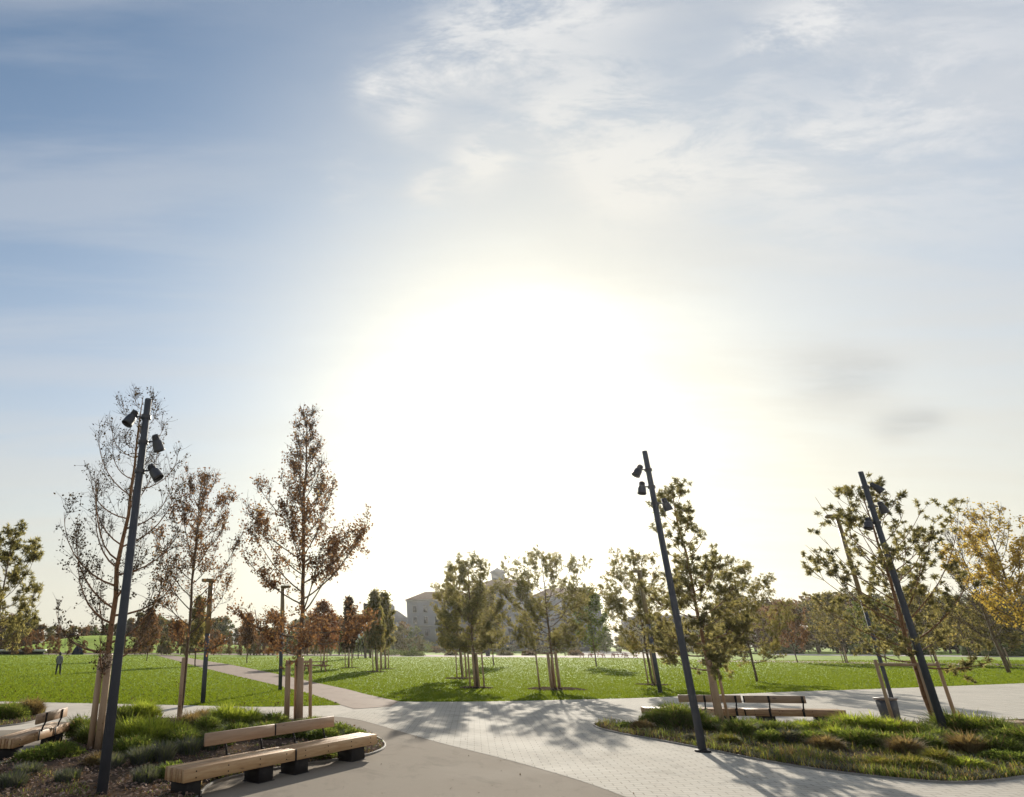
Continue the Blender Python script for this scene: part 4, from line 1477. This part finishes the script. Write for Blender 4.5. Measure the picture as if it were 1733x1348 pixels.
cr = [(1118, 1232, .55, .42, 'g_dark', 'leftmost green clump of the right bed'), (1150, 1234, .75, .62, 'g_dark', 'big bushy clump left of the middle lamp post'), (1180, 1236, .5, .5, 'g_dark', 'clump touching the middle lamp post on its left'),
      (1090, 1238, .35, .22, 'g_dry', 'small brownish tuft near the pointed tip of the right bed'), (1215, 1242, .4, .40, 'g_dark', 'dark clump between the middle lamp post and the thick stake'),
      (1255, 1250, .45, .42, 'g_dark', 'clump right of the thin stake of the near pine'), (1285, 1246, .6, .38, 'g_dark', 'dark clump below the left seat end of the far bench'),
      (1325, 1248, .6, .34, 'g_dark', 'clump in front of the far bench centre'), (1365, 1246, .6, .34, 'g_bright', 'lighter clump in front of the far bench, right part'),
      (1405, 1248, .6, .38, 'g_dark', 'clump below the right seat end of the far bench'), (1445, 1246, .6, .52, 'g_bright', 'bright clump left of the litter bin'),
      (1485, 1248, .6, .50, 'g_bright', 'bright clump in front of the litter bin'), (1520, 1252, .6, .46, 'g_bright', 'bright clump right of the litter bin'),
      (1560, 1256, .5, .42, 'g_dark', 'dark clump left of the thick stake of the wide pine'), (1620, 1252, .6, .62, 'g_dark', 'tall clump right of the far right lamp post'),
      (1655, 1254, .6, .60, 'g_bright', 'tall light clump near the right stake'), (1690, 1258, .6, .55, 'g_dark', 'tall dark clump close to the right edge'), (1722, 1270, .6, .45, 'g_dark', 'dark clump at the right edge in front of the bench end'),
      (1600, 1266, .45, .36, 'g_dark', 'low clump at the foot of the wide pine'), (1760, 1275, .6, .5, 'g_dark', 'clump just outside the right edge of the bed view'),
      (1340, 1264, .3, .34, 'g_lav', 'greyish tuft in the middle front of the right bed'), (1402, 1274, .38, .30, 'g_dry', 'dry reddish clump below the lighter clumps'), (1462, 1270, .5, .42, 'g_dark', 'dark green clump below the litter bin'),
      (1538, 1284, .32, .40, 'g_dry', 'dry grass clump between front cover and thick stake'), (1596, 1300, .3, .30, 'g_yel', 'low yellow green clump in front of the wide pine'), (1646, 1284, .35, .48, 'g_dry', 'pale upright dry clump at the right'),
      (1425, 1262, .5, .40, 'g_bright', 'bright clump behind the dry reddish clump'), (1500, 1272, .45, .38, 'g_dark', 'dark clump in the centre of the right bed'), (1690, 1284, .55, .44, 'g_dark', 'dark clump in front of the tall clumps at the right'),
      (1310, 1262, .4, .30, 'g_dark', 'small dark clump in front of the far bench, left part'), (1565, 1276, .5, .40, 'g_dark', 'dark clump in front of the thick stake of the wide pine'), (1378, 1266, .45, .34, 'g_dark', 'dark low clump in front of the lighter clump'),
      (1062, 1234, .3, .12, 'g_dark', 'flat tuft in the pointed tip of the right bed'), (1235, 1262, .3, .2, 'g_yel', 'small yellow green tuft right of the middle lamp post foot'), (1180, 1258, .3, .16, 'g_lav', 'grey tuft left of the middle lamp post foot'),
      (1550, 1306, .5, .22, 'g_yel', 'yellow green low clump at the front edge of the right bed'), (1500, 1304, .45, .18, 'g_yel', 'flat yellow green clump at the front edge, left of its taller twin'), (1640, 1306, .45, .20, 'g_bright', 'low bright clump at the front edge near the right'), (1710, 1296, .5, .22, 'g_dark', 'low green clump at the front edge close to the right border')]
for i, (u, v, r, h, mt, lab) in enumerate(cr):
    clump(G(u, v), r, h * (.92 if i < 4 else .84), (mt, 'g_dry'), 600 + i, int(1700 * r / .6), lab, .015)


def cover(name, poly, pxr, n, mats, label, hmin, hmax, seed, bias=None, z=.04):
    global rg
    rg = np.random.default_rng(seed)
    p = sample_px(n, *pxr)
    p = p[inpoly(p, poly)]
    if bias is not None:
        p = p[bias(p)]
    k = len(p)
    an = rg.uniform(0, 6.28, k)
    base = np.concatenate([p, np.full((k, 1), z)], 1)
    # patchy height and kind
    f = np.sin(p[:, 0] * 2.1 + seed) * np.cos(p[:, 1] * 2.7) + .6 * np.sin(p[:, 0] * 5.3 + p[:, 1] * 4.1)
    h = rg.uniform(hmin, hmax, k) * (1 + .35 * f)
    keep = h > hmin * .6
    base, an, h, f = base[keep], an[keep], h[keep], f[keep]
    k = len(h)
    mb = MB()
    pick = np.clip(((f + 1.6) / 3.2 * len(mats) + rg.normal(size=k) * .7).astype(int), 0, len(mats) - 1)
    for mi in range(len(mats)):
        s_ = pick == mi
        if s_.any():
            mb.blades(base[s_], np.stack([np.cos(an[s_]), np.sin(an[s_])], 1), h[s_], rg.uniform(.008, .022, s_.sum()), rg.uniform(.2, 1.1, s_.sum()), mi)
    return tag(mb.build(name, [M[m] for m in mats]), label, 'ground cover', kind='stuff')


cover('ground_cover', bedR, (1000, 1900, 1225, 1330), 60000, ['g_dark', 'g_dry', 'g_lav', 'g_yel', 'g_dark', 'g_dry'], 'mixed dry and yellow green ground cover filling the right bed', .07, .22, 3)
cover('ground_cover', bedL, (-80, 660, 1217, 1400), 38000, ['g_dark', 'g_lav', 'g_dry', 'g_dark'], 'thin green and grey ground cover between the plants of the left bed', .04, .12, 4,
      bias=lambda p: (np.sin(p[:, 0] * 3.1) * np.cos(p[:, 1] * 2.3 + 1) + .5 * np.sin(p[:, 0] * 6 + p[:, 1] * 5)) > -.2)
cover('ground_cover', bedS, (-160, 80, 1190, 1236), 7000, ['g_dark', 'g_dry', 'g_dark'], 'green and brown ground cover of the small bed behind the left bench', .06, .16, 6)


# ------------------------------------------------------------------ playground, tables, wall and sign
def play_tower():
    b = G(612, 1113.5)
    root = thing('slide_tower', (b[0], b[1], 0), 0, 'tall dark play tower with a curved pale tube slide beyond the lawn', 'play tower')
    Yd = b[1]
    Z = lambda v: AT(0, v, Yd)[2]
    X = lambda u, v: (u - CU) / pdir(u, v)[1] * Yd - b[0]
    for (u0, u1, dy_) in ((619, 617, 0), (627, 625, 0), (619, 617, 2), (627, 625, 2)):
        mb = MB()
        mb.tube([(X(u0, 1105), dy_, 0), (X(u1, 1020), dy_, Z(1020))], [.16, .14], 8)
        mb.build('post', M['bark'], root)
    mb = MB()
    mb.box(((X(618, 1030) + X(626, 1030)) / 2, 1, Z(1032)), (1.2, 2.4, 2.2))
    mb.build('cabin', M['iron'], root)
    mb = MB()
    pts = [(X(619, 1040), .5, Z(1042)), (X(619, 1052), .4, Z(1053)), (X(617, 1062), .2, Z(1063)), (X(611, 1073), 0, Z(1073)), (X(603, 1081), -.2, Z(1081)), (X(596, 1087), -.4, Z(1087))]
    mb.tube(pts, .46, 12)
    mb.build('slide', M['metalpale'], root, smooth=True)
    mb = MB()
    mb.tube([(X(611, 1073), 0, Z(1075)), (X(616, 1095), 0, Z(1100)), (X(617, 1108), 0, 0)], .09, 6)
    mb.tube([(X(598, 1086), -.3, Z(1089)), (X(597, 1108), -.3, 0)], .10, 6)
    mb.tube([(X(606, 1080), -.1, Z(1082)), (X(606, 1108), -.1, 0)], .10, 6)
    mb.build('slide_support', M['iron'], root)


play_tower()
posts_ = [(419, 1062), (424, 1055), (430, 1031), (434, 1056), (440, 1048), (446, 1060), (455, 1066), (462, 1058), (486, 1062), (520, 1058), (560, 1064), (574, 1060)]
for i, (u, v) in enumerate(posts_):
    b = G(u, 1108.5)
    root = thing('play_post', (b[0], b[1], 0), 0, 'one of the rough timber climbing posts beyond the left lawn', 'post', 'rough timber climbing posts')
    h = AT(u, v, b[1])[2]
    mb = MB()
    r_ = random.Random(i)
    mb.tube([(0, 0, 0), (r_.uniform(-.15, .15), 0, h * .4), (r_.uniform(-.25, .25), 0, h * .75), (r_.uniform(-.3, .3), 0, h)], [.17, .15, .13, .09], 7)
    mb.build('trunk', M['bark'], root)


def picnic(loc, rz, label=None, first_=None):
    root = thing('picnic_table', (loc[0], loc[1], 0.02), rz, label, 'picnic table', 'red brown picnic tables beyond the lawn')
    mb = MB()
    for i in range(5):
        mb.box((0, -.32 + i * .16, .80), (2.2, .145, .06))
    mb.build('tabletop', M['redwood'], root)
    for s in (-1, 1):
        mb = MB()
        for i in range(2):
            mb.box((0, s * (.72 + i * .15), .50), (2.2, .14, .06))
        mb.build('seat', M['redwood'], root)
        mb = MB()
        for q in (-1, 1):
            mb.tube([(s * .8, q * .75, 0), (s * .8, q * .25, .77)], .06, 6)
        mb.box((s * .8, 0, .44), (.08, 1.7, .1))
        mb.build('leg', M['redwood'], root)
    return root


pt = picnic(G(992, 1113), .1, 'leftmost red brown picnic table beyond the lawn, right of the broad middle tree')
for (u, v, rz, lab) in ((1010, 1111.5, .3, 'second red brown picnic table from the left beyond the lawn'), (1030, 1113, -.1, 'third red brown picnic table from the left beyond the lawn'),
                        (1050, 1112, .2, 'fourth red brown picnic table from the left beyond the lawn'), (1068, 1113.5, 0, 'rightmost red brown picnic table beyond the lawn')):
    g = G(u, v)
    copy_thing(pt, (g[0], g[1], .02), rz, None, lab)
b = G(533, 1136)
picnic(b, .3, 'dark picnic table on the lawn behind the largest brown tree, by the rust red tree')

a, b2 = G(-60, 1107.5), G(76, 1107.5)
root = thing('low_wall', (a[0], a[1], 0), math.atan2(b2[1] - a[1], b2[0] - a[0]), 'long low white slab wall beyond the left lawn', 'wall')
Lw = float(np.linalg.norm(b2 - a))
mb = MB(); mb.box((Lw / 2, 0, .95), (Lw, 1.6, .45)); mb.build('slab', M['white'], root)
mb = MB(); mb.box((Lw / 2, .2, .36), (Lw - 1, 1.0, .73)); mb.build('foot', M['iron'], root)  # recessed foot coloured near black to stand in for shadow under the slab

b = G(131, 1107.5)
root = thing('dome_shelter', (b[0], b[1], 0), 0, 'dark blue cone shaped tent at the far edge of the left lawn', 'tent')
mb = MB()
mb.lathe([(1.35, 0), (1.4, .2), (1.1, 1.0), (.75, 1.6), (.45, 2.0), (.02, 2.2)], (0, 0, 0), 10)
mb.build('canvas', M['blue'], root)
mb = MB(); mb.tube([(0, 0, 2.1), (0, 0, 2.5)], .05, 6); mb.build('pole', M['iron'], root)
b = G(118, 1106)
root = thing('park_sign', (b[0], b[1], 0), 0, 'small blue panel on a pole left of the blue tent', 'sign')
mb = MB(); mb.tube([(0, 0, 0), (0, 0, 4.6)], .10, 8); mb.build('pole', M['post'], root)
mb = MB(); mb.box((0, -.14, 4.6), (1.1, .08, 1.1), bev=.02); mb.build('panel', M['blue'], root)


# ------------------------------------------------------------------ the person on the left lawn
def person(loc):
    root = thing('person', (loc[0], loc[1], 0), math.radians(10), 'person in a grey top and dark trousers walking away across the left lawn', 'person')
    J = {'pel': (0, 0, .92), 'wst': (0, 0, 1.08), 'che': (0, .01, 1.30), 'nek': (0, .01, 1.44), 'hd': (0, .02, 1.56), 'hd2': (0, .02, 1.64),
         'shl': (-.17, 0, 1.38), 'ell': (-.22, -.02, 1.12), 'wrl': (-.19, .10, .92), 'hnl': (-.19, .13, .84), 'shr': (.17, 0, 1.38), 'elr': (.23, -.03, 1.12), 'wrr': (.20, .08, .92), 'hnr': (.20, .11, .84),
         'hil': (-.09, 0, .90), 'knl': (-.12, .02, .50), 'anl': (-.13, -.04, .09), 'tol': (-.14, .10, .03), 'hir': (.09, 0, .90), 'knr': (.13, .10, .50), 'anr': (.16, .10, .09), 'tor': (.17, .24, .03)}
    E = [('pel', 'wst'), ('wst', 'che'), ('che', 'nek'), ('nek', 'hd'), ('hd', 'hd2'), ('che', 'shl'), ('shl', 'ell'), ('ell', 'wrl'), ('wrl', 'hnl'), ('che', 'shr'), ('shr', 'elr'), ('elr', 'wrr'), ('wrr', 'hnr'),
         ('pel', 'hil'), ('hil', 'knl'), ('knl', 'anl'), ('anl', 'tol'), ('pel', 'hir'), ('hir', 'knr'), ('knr', 'anr'), ('anr', 'tor')]
    Rr = {'pel': .13, 'wst': .115, 'che': .13, 'nek': .05, 'hd': .085, 'hd2': .075, 'sh': .06, 'el': .042, 'wr': .03, 'hn': .034, 'hi': .085, 'kn': .058, 'an': .04, 'to': .035}
    names = list(J)
    me = bpy.data.meshes.new('body')
    me.from_pydata([J[n] for n in names], [(names.index(a), names.index(b_)) for a, b_ in E], [])
    o = bpy.data.objects.new('body', me)
    COL.objects.link(o)
    o.parent = root
    md = o.modifiers.new('skin', 'SKIN')
    if not me.skin_vertices:
        me.skin_vertices.new()
    for i, n in enumerate(names):
        r = Rr.get(n, Rr.get(n[:2], .05))
        me.skin_vertices[0].data[i].radius = (r, r)
    me.skin_vertices[0].data[0].use_root = True
    sb = o.modifiers.new('sub', 'SUBSURF')
    sb.levels = sb.render_levels = 2
    me.materials.append(M['skin'])
    mb = MB()
    mb.lathe([(.16, .82), (.165, .95), (.15, 1.1), (.165, 1.28), (.12, 1.41), (.06, 1.47)], (0, 0, 0), 16)
    for s in (-1, 1):
        mb.tube([(s * .15, 0, 1.39), (s * .225, -.02, 1.12), (s * .2, .09, .93)], [.075, .058, .048], 10)
    mb.build('coat', M['coat'], root, smooth=True)
    mb = MB()
    mb.tube([J['hil'], J['knl'], J['anl']], [.105, .075, .06], 10)
    mb.tube([J['hir'], J['knr'], J['anr']], [.105, .075, .06], 10)
    mb.build('trousers', M['trousers'], root, smooth=True)
    mb = MB()
    for n0, n1 in (('anl', 'tol'), ('anr', 'tor')):
        mb.tube([J[n0], J[n1]], [.055, .05], 8)
    mb.build('shoes', M['iron'], root, smooth=True)
    mb = MB()
    mb.lathe([(.02, 1.72), (.07, 1.70), (.10, 1.64), (.105, 1.56), (.085, 1.48), (.05, 1.45)], (0, -.005, 0), 14)
    mb.build('hair', M['hair'], root, smooth=True)


person(G(97, 1142))

# ------------------------------------------------------------------ haze
HAZE = 0.00014
if HAZE > 0:
    mb = MB()
    mb.box((0, 320, 29), (1420, 790, 62))
    m, T = newmat('haze')
    v = T.n('ShaderNodeVolumePrincipled')
    v.inputs['Color'].default_value = (1.0, .98, .94, 1)
    v.inputs['Density'].default_value = HAZE
    v.inputs['Anisotropy'].default_value = .8
    o = T.n('ShaderNodeOutputMaterial')
    T.nt.links.new(v.outputs[0], o.inputs['Volume'])
    h = mb.build('haze', m)
    tag(h, kind='stuff', label='pale sunlit air over the whole park', cat='haze')
